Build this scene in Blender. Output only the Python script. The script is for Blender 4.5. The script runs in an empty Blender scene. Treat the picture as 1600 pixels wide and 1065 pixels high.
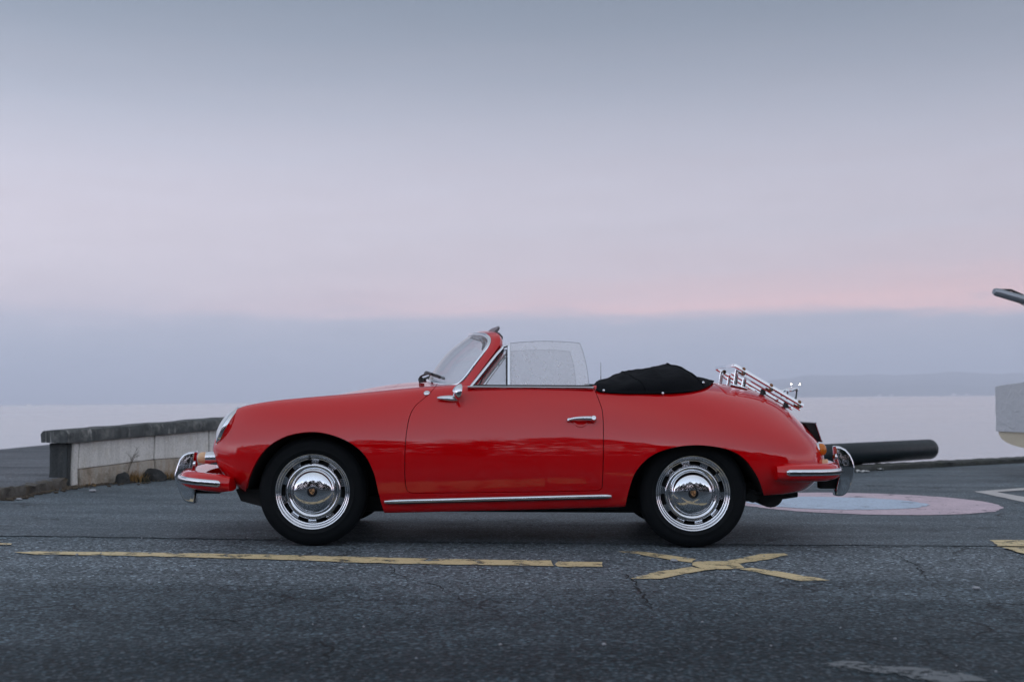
import bpy, bmesh, math, random
import numpy as np
from mathutils import Vector, Matrix, noise as mnoise
random.seed(7)
sc = bpy.context.scene
COL = sc.collection

# ------------------------------------------------------------------ camera
# Everything on the quay is laid out in a "site" frame (tarmac = z 0).  The tarmac drains
# gently to the right, so the whole site is tipped by TILT against the level lake at the end.
F_PX, CX, CY = 1900.0, 800.0, 532.5          # focal length in pixels of the 1600 px photograph
CAM_H = 0.81
PITCH = math.atan((624 - CY) / F_PX)
ROLL = 0.005
TILT = Matrix.Rotation(0.015, 4, 'Y')
_f = Vector((0, math.cos(PITCH), math.sin(PITCH)))
_u0 = Vector((0, -math.sin(PITCH), math.cos(PITCH)))
_r0 = Vector((1, 0, 0))
C_R = _r0 * math.cos(ROLL) + _u0 * math.sin(ROLL)
C_U = _u0 * math.cos(ROLL) - _r0 * math.sin(ROLL)
C_F = _f
C_O = Vector((0, 0, CAM_H))
cam_d = bpy.data.cameras.new('camera')
cam = bpy.data.objects.new('camera', cam_d)
COL.objects.link(cam)
M = Matrix.Identity(4)
for i in range(3):
    M[i][0], M[i][1], M[i][2], M[i][3] = C_R[i], C_U[i], -C_F[i], C_O[i]
cam.matrix_world = TILT @ M
cam_d.sensor_width = 36.0
cam_d.lens = F_PX / 1600 * 36
cam_d.clip_start = 0.05
cam_d.clip_end = 60000
cam_d.dof.use_dof = True
cam_d.dof.focus_distance = 6.75
cam_d.dof.aperture_fstop = 3.2
sc.camera = cam

# ------------------------------------------------------------------ world / light
def s2l(c):
    return tuple(((v / 255) / 12.92 if v / 255 <= .04045 else ((v / 255 + .055) / 1.055) ** 2.4) for v in c)

world = bpy.data.worlds.new('World')
sc.world = world
world.use_nodes = True
wt = world.node_tree
for n in list(wt.nodes):
    wt.nodes.remove(n)
SUN_EL, SUN_AZ = math.radians(58), math.radians(160)     # soft glow from behind the camera
def wn(t, **k):
    n = wt.nodes.new(t)
    for a, b in k.items():
        setattr(n, a, b)
    return n
w_tc = wn('ShaderNodeTexCoord')
w_sep = wn('ShaderNodeSeparateXYZ')
wt.links.new(w_tc.outputs['Generated'], w_sep.inputs[0])
w_map = wn('ShaderNodeMapping')
w_map.inputs['Scale'].default_value = (1.0, 1.0, 9.0)
wt.links.new(w_tc.outputs['Generated'], w_map.inputs[0])
w_no = wn('ShaderNodeTexNoise')
w_no.inputs['Scale'].default_value = 5.0
w_no.inputs['Detail'].default_value = 6.0
w_no.inputs['Roughness'].default_value = 0.55
wt.links.new(w_map.outputs[0], w_no.inputs['Vector'])
def wmath(op, a, b, c=None):
    n = wn('ShaderNodeMath', operation=op)
    for i, v in enumerate((a, b, c)):
        if v is None:
            continue
        if isinstance(v, (int, float)):
            n.inputs[i].default_value = v
        else:
            wt.links.new(v, n.inputs[i])
    return n.outputs[0]
w_off = wmath('MULTIPLY', wmath('SUBTRACT', w_no.outputs['Fac'], .5), .032)
w_map2 = wn('ShaderNodeMapping')
w_map2.inputs['Scale'].default_value = (1.0, 1.0, 5.0)
wt.links.new(w_tc.outputs['Generated'], w_map2.inputs[0])
w_no2 = wn('ShaderNodeTexNoise')
w_no2.inputs['Scale'].default_value = 13.0
w_no2.inputs['Detail'].default_value = 8.0
w_no2.inputs['Roughness'].default_value = 0.6
wt.links.new(w_map2.outputs[0], w_no2.inputs['Vector'])
w_off = wmath('MULTIPLY_ADD', wmath('SUBTRACT', w_no2.outputs['Fac'], .5), .016, w_off)
w_z = wmath('ADD', w_sep.outputs['Z'], w_off)
w_fac = wmath('MULTIPLY', wmath('ADD', w_z, 0.05), 1 / 1.05)
w_ramp = wn('ShaderNodeValToRGB')
w_ramp.color_ramp.interpolation = 'B_SPLINE'
wt.links.new(w_fac, w_ramp.inputs[0])
SKY = [(-.05, (150, 160, 180)), (0.0, (158, 167, 187)), (.02, (162, 171, 191)), (.042, (170, 176, 194)),
       (.056, (179, 181, 198)), (.066, (187, 186, 202)), (.077, (197, 192, 205)), (.092, (204, 197, 208)),
       (.13, (205, 198, 209)), (.16, (203, 197, 209)), (.20, (190, 190, 204)), (.25, (162, 168, 183)),
       (.315, (124, 136, 152)), (.45, (121, 133, 149)), (1.0, (121, 133, 149))]
els = w_ramp.color_ramp.elements
while len(els) > 1:
    els.remove(els[-1])
for i, (z, c) in enumerate(SKY):
    e = els[0] if i == 0 else els.new((z + .05) / 1.05)
    e.position = (z + .05) / 1.05
    e.color = (*s2l(c), 1)
w_az = wmath('MULTIPLY_ADD', w_sep.outputs['X'], -.28, 1.0)
# the sun has gone down behind the viewer: that half of the cloud deck is the brighter one
w_glow = wmath('POWER', wmath('MULTIPLY_ADD', w_sep.outputs['Y'], -.5, .5), 1.6)
w_glow = wmath('MULTIPLY', w_glow, wmath('MAXIMUM', wmath('MULTIPLY_ADD', w_sep.outputs['Z'], -1.0, 1.0), 0.0))
w_az = wmath('MULTIPLY', w_az, wmath('MULTIPLY_ADD', w_glow, 4.0, 1.0))
# rosy seam along the top of the far cloud bank, fuller towards the right
w_seam = wn('ShaderNodeValToRGB')
wt.links.new(wmath('MULTIPLY', w_z, 4.0), w_seam.inputs[0])
_e = w_seam.color_ramp.elements
_e[0].position, _e[0].color = .250, (0, 0, 0, 1)
_e[1].position, _e[1].color = .308, (1, 1, 1, 1)
for _p, _v in ((.335, .75), (.42, .25), (.55, 0)):
    _q = _e.new(_p); _q.color = (_v, _v, _v, 1)
w_sx = wmath('MULTIPLY_ADD', w_sep.outputs['X'], 1.7, .62)
w_sx = wmath('MINIMUM', wmath('MAXIMUM', w_sx, .12), 1.2)
w_st = wmath('MULTIPLY', wmath('MULTIPLY', w_seam.outputs[0], w_sx), wmath('MULTIPLY_ADD', w_no.outputs['Fac'], 1.2, .35))
w_pink = wn('ShaderNodeMixRGB')
wt.links.new(w_st, w_pink.inputs['Fac'])
wt.links.new(w_ramp.outputs['Color'], w_pink.inputs['Color1'])
w_pink.inputs['Color2'].default_value = (*s2l((248, 206, 206)), 1)
w_az = wmath('MULTIPLY', w_az, wmath('MULTIPLY_ADD', wmath('ADD', w_no.outputs['Fac'], w_no2.outputs['Fac']), .13, .87))
w_mul = wn('ShaderNodeMixRGB', blend_type='MULTIPLY')
w_mul.inputs['Fac'].default_value = 1
wt.links.new(w_pink.outputs[0], w_mul.inputs['Color1'])
wt.links.new(w_az, w_mul.inputs['Color2'])
w_sky = wn('ShaderNodeTexSky', sky_type='NISHITA')
w_sky.sun_disc = False
w_sky.sun_elevation = SUN_EL
w_sky.sun_rotation = SUN_AZ
w_sky.dust_density = 3
w_b1 = wn('ShaderNodeBackground')
w_b1.inputs['Strength'].default_value = 1.0      # the overcast cloud deck
w_b2 = wn('ShaderNodeBackground')
w_b2.inputs['Strength'].default_value = 0.004    # what little clear sky glows through it
wt.links.new(w_mul.outputs[0], w_b1.inputs['Color'])
wt.links.new(w_sky.outputs[0], w_b2.inputs['Color'])
w_add = wn('ShaderNodeAddShader')
wt.links.new(w_b1.outputs[0], w_add.inputs[0])
wt.links.new(w_b2.outputs[0], w_add.inputs[1])
w_out = wn('ShaderNodeOutputWorld')
wt.links.new(w_add.outputs[0], w_out.inputs['Surface'])

sun_d = bpy.data.lights.new('sun', 'SUN')
sun_d.energy = 0.9
sun_d.angle = math.radians(170)
sun_d.color = (1.0, .94, .93)
sun = bpy.data.objects.new('sun', sun_d)
COL.objects.link(sun)
sdir = Vector((math.cos(SUN_EL) * math.sin(SUN_AZ), math.cos(SUN_EL) * math.cos(SUN_AZ), math.sin(SUN_EL)))
sun.rotation_euler = sdir.to_track_quat('Z', 'Y').to_euler()

sc.view_settings.view_transform = 'Standard'
sc.view_settings.look = 'None'
sc.view_settings.exposure = 0.12
sc.view_settings.gamma = 1.0
sc.view_settings.use_curve_mapping = False
sc.cycles.use_denoising = True
sc.cycles.max_bounces = 8
sc.cycles.transparent_max_bounces = 16
sc.cycles.volume_bounces = 4
sc.cycles.caustics_reflective = False
sc.cycles.caustics_refractive = False

# ------------------------------------------------------------------ helpers
YC = 7.45                 # distance of the car's centre plane
XC = -0.046               # site x of the middle of the wheelbase

def ray(px, py):
    return C_F + C_R * ((px - CX) / F_PX) - C_U * ((py - CY) / F_PX)

def P(px, py, y):
    """pixel + lateral car offset -> car-local point"""
    d = ray(px, py)
    t = (YC + y) / d.y
    q = C_O + d * t
    return Vector((q.x - XC, y, q.z))

def G(px, py, z=0.0):
    """pixel -> point on the site at height z"""
    d = ray(px, py)
    t = (z - C_O.z) / d.z
    q = C_O + d * t
    return Vector((q.x, q.y, z))

def to_px(v):
    """car-local Nx3 -> Nx2 pixels"""
    v = np.asarray(v, float)
    q = v + np.array([XC, YC, 0]) - np.array(C_O)
    dx, dy, dz = q @ np.array(C_R), q @ np.array(C_U), q @ np.array(C_F)
    return np.stack([CX + F_PX * dx / dz, CY - F_PX * dy / dz], -1)

def mesh_obj(name, verts, faces, mat, parent=None, smooth=True, autosmooth=None):
    me = bpy.data.meshes.new(name)
    me.from_pydata([tuple(v) for v in verts], [], [tuple(f) for f in faces])
    me.update()
    if smooth:
        me.polygons.foreach_set('use_smooth', [True] * len(me.polygons))
    if autosmooth is not None:
        me.set_sharp_from_angle(angle=math.radians(autosmooth))
    o = bpy.data.objects.new(name, me)
    COL.objects.link(o)
    if mat is not None:
        me.materials.append(mat)
    if parent is not None:
        o.parent = parent
    return o

class MB:
    """collects geometry for one mesh object"""
    def __init__(s):
        s.v, s.f = [], []
    def add(s, v, f):
        b = len(s.v)
        s.v += [Vector(a) for a in v]
        s.f += [tuple(i + b for i in q) for q in f]
    def box(s, c, d, rot=None, bev=0.0):
        bm = bmesh.new()
        bmesh.ops.create_cube(bm, size=1)
        for v in bm.verts:
            v.co = Vector((v.co.x * d[0], v.co.y * d[1], v.co.z * d[2]))
        if bev > 0:
            bmesh.ops.bevel(bm, geom=bm.edges[:], offset=bev, segments=2, affect='EDGES', profile=.6)
        s.add_bm(bm, Matrix.Translation(Vector(c)) @ (rot.to_4x4() if rot is not None else Matrix.Identity(4)))
    def add_bm(s, bm, m=None):
        bm.verts.index_update()
        s.add([(m @ v.co if m is not None else v.co) for v in bm.verts], [[v.index for v in f.verts] for f in bm.faces])
        bm.free()
    def tube(s, pts, r, n=8, caps=True, closed=False, flat=None, up=None, phase=0.0):
        """pts list, r radius or list; flat=(a,b) scales section axes"""
        pts = [Vector(p) for p in pts]
        k = len(pts)
        rs = r if isinstance(r, (list, tuple)) else [r] * k
        ref = Vector(up) if up is not None else None
        rings = []
        prev = None
        for i in range(k):
            if closed:
                t = pts[(i + 1) % k] - pts[i - 1]
            else:
                t = pts[min(i + 1, k - 1)] - pts[max(i - 1, 0)]
            t.normalize()
            if ref is not None:
                a = ref - t * ref.dot(t)
            elif prev is None:
                h = Vector((0, 0, 1)) if abs(t.z) < .9 else Vector((1, 0, 0))
                a = h - t * h.dot(t)
            else:
                a = prev - t * prev.dot(t)
            a.normalize()
            prev = a
            b = t.cross(a)
            fa, fb = flat if flat else (1, 1)
            rings.append([pts[i] + (a * math.cos(q) * fa + b * math.sin(q) * fb) * rs[i]
                          for q in [2 * math.pi * (j + phase) / n for j in range(n)]])
        v = [p for ring in rings for p in ring]
        f = []
        for i in range(k if closed else k - 1):
            for j in range(n):
                a0, a1 = i * n + j, i * n + (j + 1) % n
                b0, b1 = ((i + 1) % k) * n + j, ((i + 1) % k) * n + (j + 1) % n
                f.append((a0, a1, b1, b0))
        if caps and not closed:
            f.append(tuple(range(n))[::-1])
            f.append(tuple((k - 1) * n + j for j in range(n)))
        s.add(v, f)
    def lathe(s, prof, m, n=48, skip=None, close_ends=True):
        """prof list of (r, d): revolve around local +Z (d along z), placed with matrix m"""
        v, f = [], []
        k = len(prof)
        for (r, d) in prof:
            for j in range(n):
                a = 2 * math.pi * j / n
                v.append(m @ Vector((r * math.cos(a), r * math.sin(a), d)))
        for i in range(k - 1):
            for j in range(n):
                if skip and skip(i, j):
                    continue
                f.append((i * n + j, i * n + (j + 1) % n, (i + 1) * n + (j + 1) % n, (i + 1) * n + j))
        if close_ends:
            if prof[0][0] > 1e-6:
                f.append(tuple(range(n))[::-1])
            if prof[-1][0] > 1e-6:
                f.append(tuple((k - 1) * n + j for j in range(n)))
        s.add(v, f)
    def loft(s, rings, closed=True, caps=True):
        n, k = len(rings[0]), len(rings)
        v = [p for r in rings for p in r]
        f = []
        for i in range(k - 1):
            for j in range(n if closed else n - 1):
                f.append((i * n + j, i * n + (j + 1) % n, (i + 1) * n + (j + 1) % n, (i + 1) * n + j))
        if caps and closed:
            f.append(tuple(range(n))[::-1])
            f.append(tuple((k - 1) * n + j for j in range(n)))
        s.add(v, f)
    def build(s, name, mat, parent=None, smooth=True, auto=40, fix=True):
        o = mesh_obj(name, s.v, s.f, mat, parent, smooth)
        if fix:
            bm = bmesh.new()
            bm.from_mesh(o.data)
            bmesh.ops.remove_doubles(bm, verts=bm.verts[:], dist=1e-6)
            bmesh.ops.recalc_face_normals(bm, faces=bm.faces[:])
            bm.to_mesh(o.data)
            bm.free()
        if smooth and auto is not None:
            o.data.set_sharp_from_angle(angle=math.radians(auto))
        return o

def spline(pts, n):
    """Catmull-Rom through pts, n samples per span"""
    pts = [Vector(p) for p in pts]
    out = []
    for i in range(len(pts) - 1):
        p1, p2 = pts[i], pts[i + 1]
        p0 = pts[i - 1] if i > 0 else p1 * 2 - p2
        p3 = pts[i + 2] if i + 2 < len(pts) else p2 * 2 - p1
        for j in range(n):
            t = j / n
            out.append(.5 * ((2 * p1) + (p2 - p0) * t + (2 * p0 - 5 * p1 + 4 * p2 - p3) * t * t + (3 * p1 - p0 - 3 * p2 + p3) * t ** 3))
    out.append(pts[-1])
    return out

def tag(o, label=None, cat=None, group=None, kind=None):
    if label: o['label'] = label
    if cat: o['category'] = cat
    if group: o['group'] = group
    if kind: o['kind'] = kind
    return o

def empty(name, loc=(0, 0, 0)):
    o = bpy.data.objects.new(name, None)
    COL.objects.link(o)
    o.location = loc
    o.empty_display_size = .2
    return o

# ------------------------------------------------------------------ materials
def mat(name, col, rough=.5, metal=0.0, ior=1.5, coat=0.0, trans=0.0, emit=None, estr=0.0):
    m = bpy.data.materials.new(name)
    m.use_nodes = True
    b = m.node_tree.nodes['Principled BSDF']
    b.inputs['Base Color'].default_value = (*col, 1)
    b.inputs['Roughness'].default_value = rough
    b.inputs['Metallic'].default_value = metal
    b.inputs['IOR'].default_value = ior
    b.inputs['Coat Weight'].default_value = coat
    b.inputs['Transmission Weight'].default_value = trans
    if emit:
        b.inputs['Emission Color'].default_value = (*emit, 1)
        b.inputs['Emission Strength'].default_value = estr
    return m

class NT:
    def __init__(s, m):
        s.m, s.t = m, m.node_tree
        s.b = m.node_tree.nodes['Principled BSDF']
        s.out = m.node_tree.nodes['Material Output']
    def n(s, t, **k):
        x = s.t.nodes.new(t)
        for a, b in k.items():
            setattr(x, a, b)
        return x
    def link(s, a, b):
        s.t.links.new(a, b)
    def put(s, node, idx, v):
        if isinstance(v, (int, float)):
            node.inputs[idx].default_value = v
        elif isinstance(v, tuple):
            node.inputs[idx].default_value = v if len(v) == 4 else (*v, 1)
        else:
            s.link(v, node.inputs[idx])
    def math(s, op, a, b=0.0, c=None, clamp=False):
        x = s.n('ShaderNodeMath', operation=op, use_clamp=clamp)
        s.put(x, 0, a); s.put(x, 1, b)
        if c is not None: s.put(x, 2, c)
        return x.outputs[0]
    def mix(s, f, a, b, mode='MIX'):
        x = s.n('ShaderNodeMixRGB', blend_type=mode)
        s.put(x, 0, f); s.put(x, 1, a); s.put(x, 2, b)
        return x.outputs[0]
    def pos(s, scale=(1, 1, 1), obj=True):
        tc = s.n('ShaderNodeTexCoord')
        mp = s.n('ShaderNodeMapping')
        mp.inputs['Scale'].default_value = scale
        s.link(tc.outputs['Object' if obj else 'Generated'], mp.inputs[0])
        return mp.outputs[0]
    def noise(s, vec, scale, detail=4, rough=.55, dist=0.0):
        x = s.n('ShaderNodeTexNoise')
        s.link(vec, x.inputs['Vector'])
        x.inputs['Scale'].default_value = scale
        x.inputs['Detail'].default_value = detail
        x.inputs['Roughness'].default_value = rough
        x.inputs['Distortion'].default_value = dist
        return x.outputs['Fac']
    def voro(s, vec, scale, feature='F1', out='Distance'):
        x = s.n('ShaderNodeTexVoronoi', feature=feature)
        s.link(vec, x.inputs['Vector'])
        x.inputs['Scale'].default_value = scale
        return x.outputs[out]
    def ramp(s, f, stops, interp='LINEAR'):
        x = s.n('ShaderNodeValToRGB')
        x.color_ramp.interpolation = interp
        s.link(f, x.inputs[0])
        e = x.color_ramp.elements
        while len(e) > 1: e.remove(e[-1])
        for i, (p, c) in enumerate(stops):
            q = e[0] if i == 0 else e.new(p)
            q.position = p
            q.color = (c, c, c, 1) if isinstance(c, (int, float)) else (*c, 1)
        return x.outputs[0]
    def bump(s, h, strength=.3, dist=.01):
        x = s.n('ShaderNodeBump')
        x.inputs['Strength'].default_value = strength
        x.inputs['Distance'].default_value = dist
        s.link(h, x.inputs['Height'])
        s.link(x.outputs[0], s.b.inputs['Normal'])
    def base(s, c): s.put(s.b, 'Base Color', c)
    def rough(s, c): s.put(s.b, 'Roughness', c)

# car paint: solid red under clear gloss, a breath of road dust low down
M_RED = mat('red_paint', (.56, .0006, .003), .09, ior=1.62)
t = NT(M_RED)
nz = t.noise(t.pos(), 3.0, 5)
t.base(t.mix(t.ramp(nz, [(.35, 0.0), (.8, .25)]), (.56, .0006, .003), (.52, .002, .004)))
t.rough(t.math('MULTIPLY_ADD', t.noise(t.pos(), 9, 4), .05, .02))
M_CHROME = mat('chrome', (.66, .68, .71), .06, 1.0)
t = NT(M_CHROME)
t.rough(t.math('MULTIPLY_ADD', t.noise(t.pos(), 30, 3), .08, .02))
M_RACK = mat('polished_alloy', (.86, .88, .91), .16, 1.0)
M_GEDGE = mat('glass_edge', (.30, .34, .36), .2)
M_DARKCH = mat('dull_metal', (.35, .37, .40), .25, 1.0)
M_TYRE = mat('tyre_rubber', (.010, .013, .016), .62)
t = NT(M_TYRE)
nz = t.noise(t.pos(), 14, 5)
t.base(t.mix(nz, (.0035, .005, .0065), (.009, .011, .013)))
t.b.inputs['Specular IOR Level'].default_value = .12
t.bump(t.noise(t.pos(), 160, 2), .25, .002)
M_BLACK = mat('black_rubber', (.008, .010, .012), .5)
M_UNDER = mat('underbody_black', (.006, .008, .009), .8)
M_CLOTH = mat('black_canvas', (.006, .007, .009), .95)
M_CLOTH.node_tree.nodes['Principled BSDF'].inputs['Specular IOR Level'].default_value = .12
t = NT(M_CLOTH)
t.bump(t.noise(t.pos(), 18, 5), .35, .02)
M_LEATHER = mat('black_leather', (.012, .012, .013), .5)
M_WOOD = mat('varnished_wood', (.24, .105, .035), .35)
t = NT(M_WOOD)
t.base(t.mix(t.noise(t.pos((4, 4, 40)), 12, 4), (.16, .06, .02), (.33, .16, .06)))
M_AMBER = mat('amber_lens', (.85, .26, .02), .12, trans=.35)
M_CLEARAMB = mat('warm_clear_lens', (.95, .62, .36), .15, trans=.25)
M_REDLENS = mat('red_lens', (.45, .01, .012), .1, trans=.2)
M_LAMPGLASS = mat('lamp_glass', (.72, .74, .77), .06)
M_GOLD = mat('gold_enamel', (.62, .34, .16), .35, .6)
M_BLKENAMEL = mat('black_enamel', (.01, .01, .012), .2)

def thin_glass(name, tint, dirt_lo, dirt_hi, spots, amount):
    m = mat(name, tint, .02)
    t = NT(m)
    tr = t.n('ShaderNodeBsdfTransparent')
    tr.inputs[0].default_value = (*tint, 1)
    gl = t.n('ShaderNodeBsdfGlossy')
    gl.inputs['Roughness'].default_value = .015
    fr = t.n('ShaderNodeFresnel')
    ge = t.n('ShaderNodeNewGeometry')
    t.link(t.math('MULTIPLY_ADD', ge.outputs['Backfacing'], 1 / 1.5 - 1.5, 1.5), fr.inputs['IOR'])   # same sheen on both faces of the sheet
    mx = t.n('ShaderNodeMixShader')
    t.link(fr.outputs[0], mx.inputs[0]); t.link(tr.outputs[0], mx.inputs[1]); t.link(gl.outputs[0], mx.inputs[2])
    # dried drops and a dusty film on the pane
    df = t.n('ShaderNodeBsdfDiffuse')
    df.inputs[0].default_value = (.93, .92, .94, 1)
    tl = t.n('ShaderNodeBsdfTranslucent')
    tl.inputs[0].default_value = (.85, .84, .88, 1)
    dm = t.n('ShaderNodeMixShader')
    dm.inputs[0].default_value = .2
    t.link(df.outputs[0], dm.inputs[1]); t.link(tl.outputs[0], dm.inputs[2])
    vec = t.pos()
    vd = t.voro(vec, spots)
    film = t.math('MULTIPLY_ADD', t.noise(vec, 6, 2, .5), dirt_hi - dirt_lo, dirt_lo)
    sp = t.ramp(vd, [(.0, 1.0), (.14, .8), (.24, 0.0)])
    keep = t.ramp(t.noise(vec, 22, 3), [(.40, 0), (.58, 1)])
    d = t.math('MULTIPLY_ADD', t.math('MULTIPLY', sp, keep), amount, film, clamp=True)
    m2 = t.n('ShaderNodeMixShader')
    t.link(d, m2.inputs[0]); t.link(mx.outputs[0], m2.inputs[1]); t.link(dm.outputs[0], m2.inputs[2])
    t.link(m2.outputs[0], t.out.inputs['Surface'])
    return m
M_GLASS = thin_glass('windscreen_glass', (.97, .98, .98), .04, .16, 60, .12)
M_SIDEGLASS = thin_glass('dusty_side_glass', (.99, .99, .99), .14, .32, 40, .85)

# ------------------------------------------------------------------ the car: body surface
car = empty('convertible_car', (XC, YC, 0))
tag(car, 'red vintage open-top convertible with chrome wheels and black folded roof cover', 'car')

CAGE = [
 # r0 under edge, r1 sill, r2 lower side, r3 widest, r4 shoulder, r5 crest, r6 inner, r7, r8 centre line
 [(-1.48,0,.235),(-1.52,0,.255),(-1.62,0,.35),(-1.665,0,.46),(-1.65,0,.55),(-1.58,0,.62),(-1.48,0,.675),(-1.38,0,.72),(-1.28,0,.755)],
 [(-1.46,-.28,.235),(-1.50,-.29,.255),(-1.60,-.30,.35),(-1.65,-.30,.46),(-1.64,-.30,.56),(-1.575,-.30,.64),(-1.47,-.25,.69),(-1.37,-.13,.73),(-1.24,0,.77)],
 [(-1.38,-.51,.235),(-1.43,-.53,.255),(-1.56,-.56,.36),(-1.63,-.57,.47),(-1.635,-.57,.57),(-1.53,-.565,.745),(-1.39,-.43,.735),(-1.29,-.23,.762),(-1.17,0,.79)],
 [(-1.32,-.63,.235),(-1.37,-.66,.255),(-1.49,-.695,.36),(-1.545,-.705,.47),(-1.53,-.695,.60),(-1.44,-.625,.778),(-1.29,-.46,.757),(-1.19,-.25,.79),(-1.07,0,.82)],
 [(-1.29,-.69,.235),(-1.31,-.72,.255),(-1.37,-.755,.37),(-1.395,-.770,.48),(-1.385,-.750,.63),(-1.31,-.645,.798),(-1.17,-.47,.782),(-1.07,-.26,.815),(-.96,0,.845)],
 [(-1.20,-.71,.225),(-1.21,-.745,.245),(-1.22,-.785,.37),(-1.22,-.80,.48),(-1.21,-.782,.64),(-1.16,-.655,.812),(-1.03,-.48,.803),(-.95,-.27,.838),(-.87,0,.865)],
 [(-1.03,-.72,.215),(-1.03,-.755,.235),(-1.03,-.80,.36),(-1.03,-.82,.48),(-1.03,-.80,.65),(-1.00,-.665,.822),(-.89,-.49,.825),(-.83,-.28,.862),(-.77,0,.885)],
 [(-.80,-.72,.19),(-.80,-.765,.205),(-.80,-.810,.34),(-.80,-.832,.47),(-.80,-.812,.66),(-.79,-.675,.832),(-.73,-.51,.850),(-.69,-.29,.887),(-.65,0,.902)],
 [(-.55,-.72,.19),(-.55,-.770,.205),(-.55,-.815,.34),(-.55,-.837,.47),(-.55,-.817,.66),(-.55,-.69,.846),(-.53,-.54,.874),(-.51,-.30,.905),(-.49,0,.918)],
 [(-.20,-.73,.20),(-.20,-.775,.215),(-.20,-.818,.34),(-.20,-.840,.47),(-.20,-.82,.66),(-.20,-.715,.862),(-.22,-.60,.893),(-.24,-.33,.918),(-.26,0,.928)],
 [(.18,-.73,.21),(.18,-.775,.225),(.18,-.818,.35),(.18,-.840,.47),(.18,-.82,.66),(.18,-.722,.866),(.18,-.60,.90),(.18,-.33,.925),(.18,0,.935)],
 [(.52,-.73,.222),(.52,-.775,.237),(.52,-.818,.35),(.52,-.838,.47),(.52,-.818,.66),(.52,-.715,.862),(.52,-.59,.90),(.52,-.33,.930),(.52,0,.94)],
 [(.80,-.73,.232),(.80,-.772,.247),(.80,-.816,.36),(.80,-.836,.48),(.80,-.814,.66),(.80,-.695,.850),(.82,-.55,.90),(.83,-.31,.935),(.84,0,.945)],
 [(1.05,-.72,.25),(1.05,-.765,.265),(1.05,-.81,.37),(1.05,-.828,.48),(1.05,-.803,.65),(1.06,-.67,.828),(1.08,-.51,.890),(1.09,-.28,.926),(1.10,0,.937)],
 [(1.28,-.69,.275),(1.29,-.735,.29),(1.30,-.785,.38),(1.30,-.803,.48),(1.30,-.772,.635),(1.31,-.63,.787),(1.33,-.46,.860),(1.335,-.26,.898),(1.34,0,.910)],
 [(1.47,-.65,.285),(1.49,-.69,.30),(1.51,-.742,.38),(1.52,-.757,.47),(1.52,-.725,.60),(1.52,-.58,.733),(1.53,-.42,.808),(1.535,-.23,.848),(1.54,0,.862)],
 [(1.60,-.57,.29),(1.63,-.61,.305),(1.685,-.655,.38),(1.705,-.665,.46),(1.70,-.63,.57),(1.675,-.51,.672),(1.665,-.37,.738),(1.66,-.20,.777),(1.655,0,.79)],
 [(1.69,-.41,.29),(1.74,-.44,.305),(1.805,-.475,.38),(1.83,-.48,.45),(1.82,-.455,.54),(1.785,-.375,.618),(1.765,-.27,.667),(1.755,-.145,.695),(1.75,0,.705)],
 [(1.74,-.21,.29),(1.79,-.225,.305),(1.86,-.24,.38),(1.888,-.243,.45),(1.873,-.23,.53),(1.845,-.19,.59),(1.83,-.135,.622),(1.82,-.07,.642),(1.815,0,.652)],
 [(1.75,0,.29),(1.80,0,.305),(1.875,0,.38),(1.905,0,.45),(1.89,0,.522),(1.873,0,.558),(1.86,0,.58),(1.85,0,.597),(1.845,0,.605)],
]
A0 = np.array(CAGE, float)
NC, NR = A0.shape[:2]
MIR = np.array([1, -1, 1.])
def extend(A):
    E = np.zeros((NC + 2, NR + 2, 3))
    E[1:-1, 1:-1] = A
    E[0, 1:-1] = A[1] * MIR
    E[-1, 1:-1] = A[-2] * MIR
    E[:, 0] = 2 * E[:, 1] - E[:, 2]
    E[:, -1] = E[:, -3] * MIR
    return E
A = A0.copy()
for _ in range(2):
    E = extend(A)
    K = (E[:-2] + 4 * E[1:-1] + E[2:]) / 6
    K = (K[:, :-2] + 4 * K[:, 1:-1] + K[:, 2:]) / 6
    D = A0 - K
    D[0, :, 1] = 0; D[-1, :, 1] = 0; D[:, -1, 1] = 0
    A = A + .8 * D
E = extend(A)

def bas(t):
    return np.stack([(1 - t) ** 3, 3 * t ** 3 - 6 * t ** 2 + 4, -3 * t ** 3 + 3 * t ** 2 + 3 * t + 1, t ** 3], -1) / 6
def S(u, v):
    u = np.clip(np.asarray(u, float), 0, NC - 1); v = np.clip(np.asarray(v, float), 0, NR - 1)
    iu = np.minimum(u.astype(int), NC - 2); iv = np.minimum(v.astype(int), NR - 2)
    bu, bv = bas(u - iu), bas(v - iv)
    out = np.zeros(u.shape + (3,))
    for a in range(4):
        for b in range(4):
            out += (bu[..., a] * bv[..., b])[..., None] * E[iu + a, iv + b]
    return out
def Nrm(u, v):
    e = 1e-3
    du = S(u + e, v) - S(u - e, v); dv = S(u, v + e) - S(u, v - e)
    n = np.cross(dv, du)
    return n / np.maximum(np.linalg.norm(n, axis=-1, keepdims=True), 1e-12)

SU, SV = 20, 12
us = np.linspace(0, NC - 1, (NC - 1) * SU + 1)
vs = np.linspace(0, NR - 1, (NR - 1) * SV + 1)
nu, nv = len(us), len(vs)
PU, PV = [a.ravel().copy() for a in np.meshgrid(us, vs, indexing='ij')]
idx = np.arange(nu * nv).reshape(nu, nv)
GRID0 = S(PU, PV)
GN = Nrm(PU, PV)
_mid = GN[idx[NC * SU // 2, 3 * SV]]
if _mid[1] > 0:
    GN = -GN; NSIGN = -1
else:
    NSIGN = 1
GPX = to_px(GRID0)
_cam_l = np.array(C_O) - np.array([XC, YC, 0])
GFACE = np.einsum('ij,ij->i', GN, _cam_l - GRID0) > 0

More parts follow.
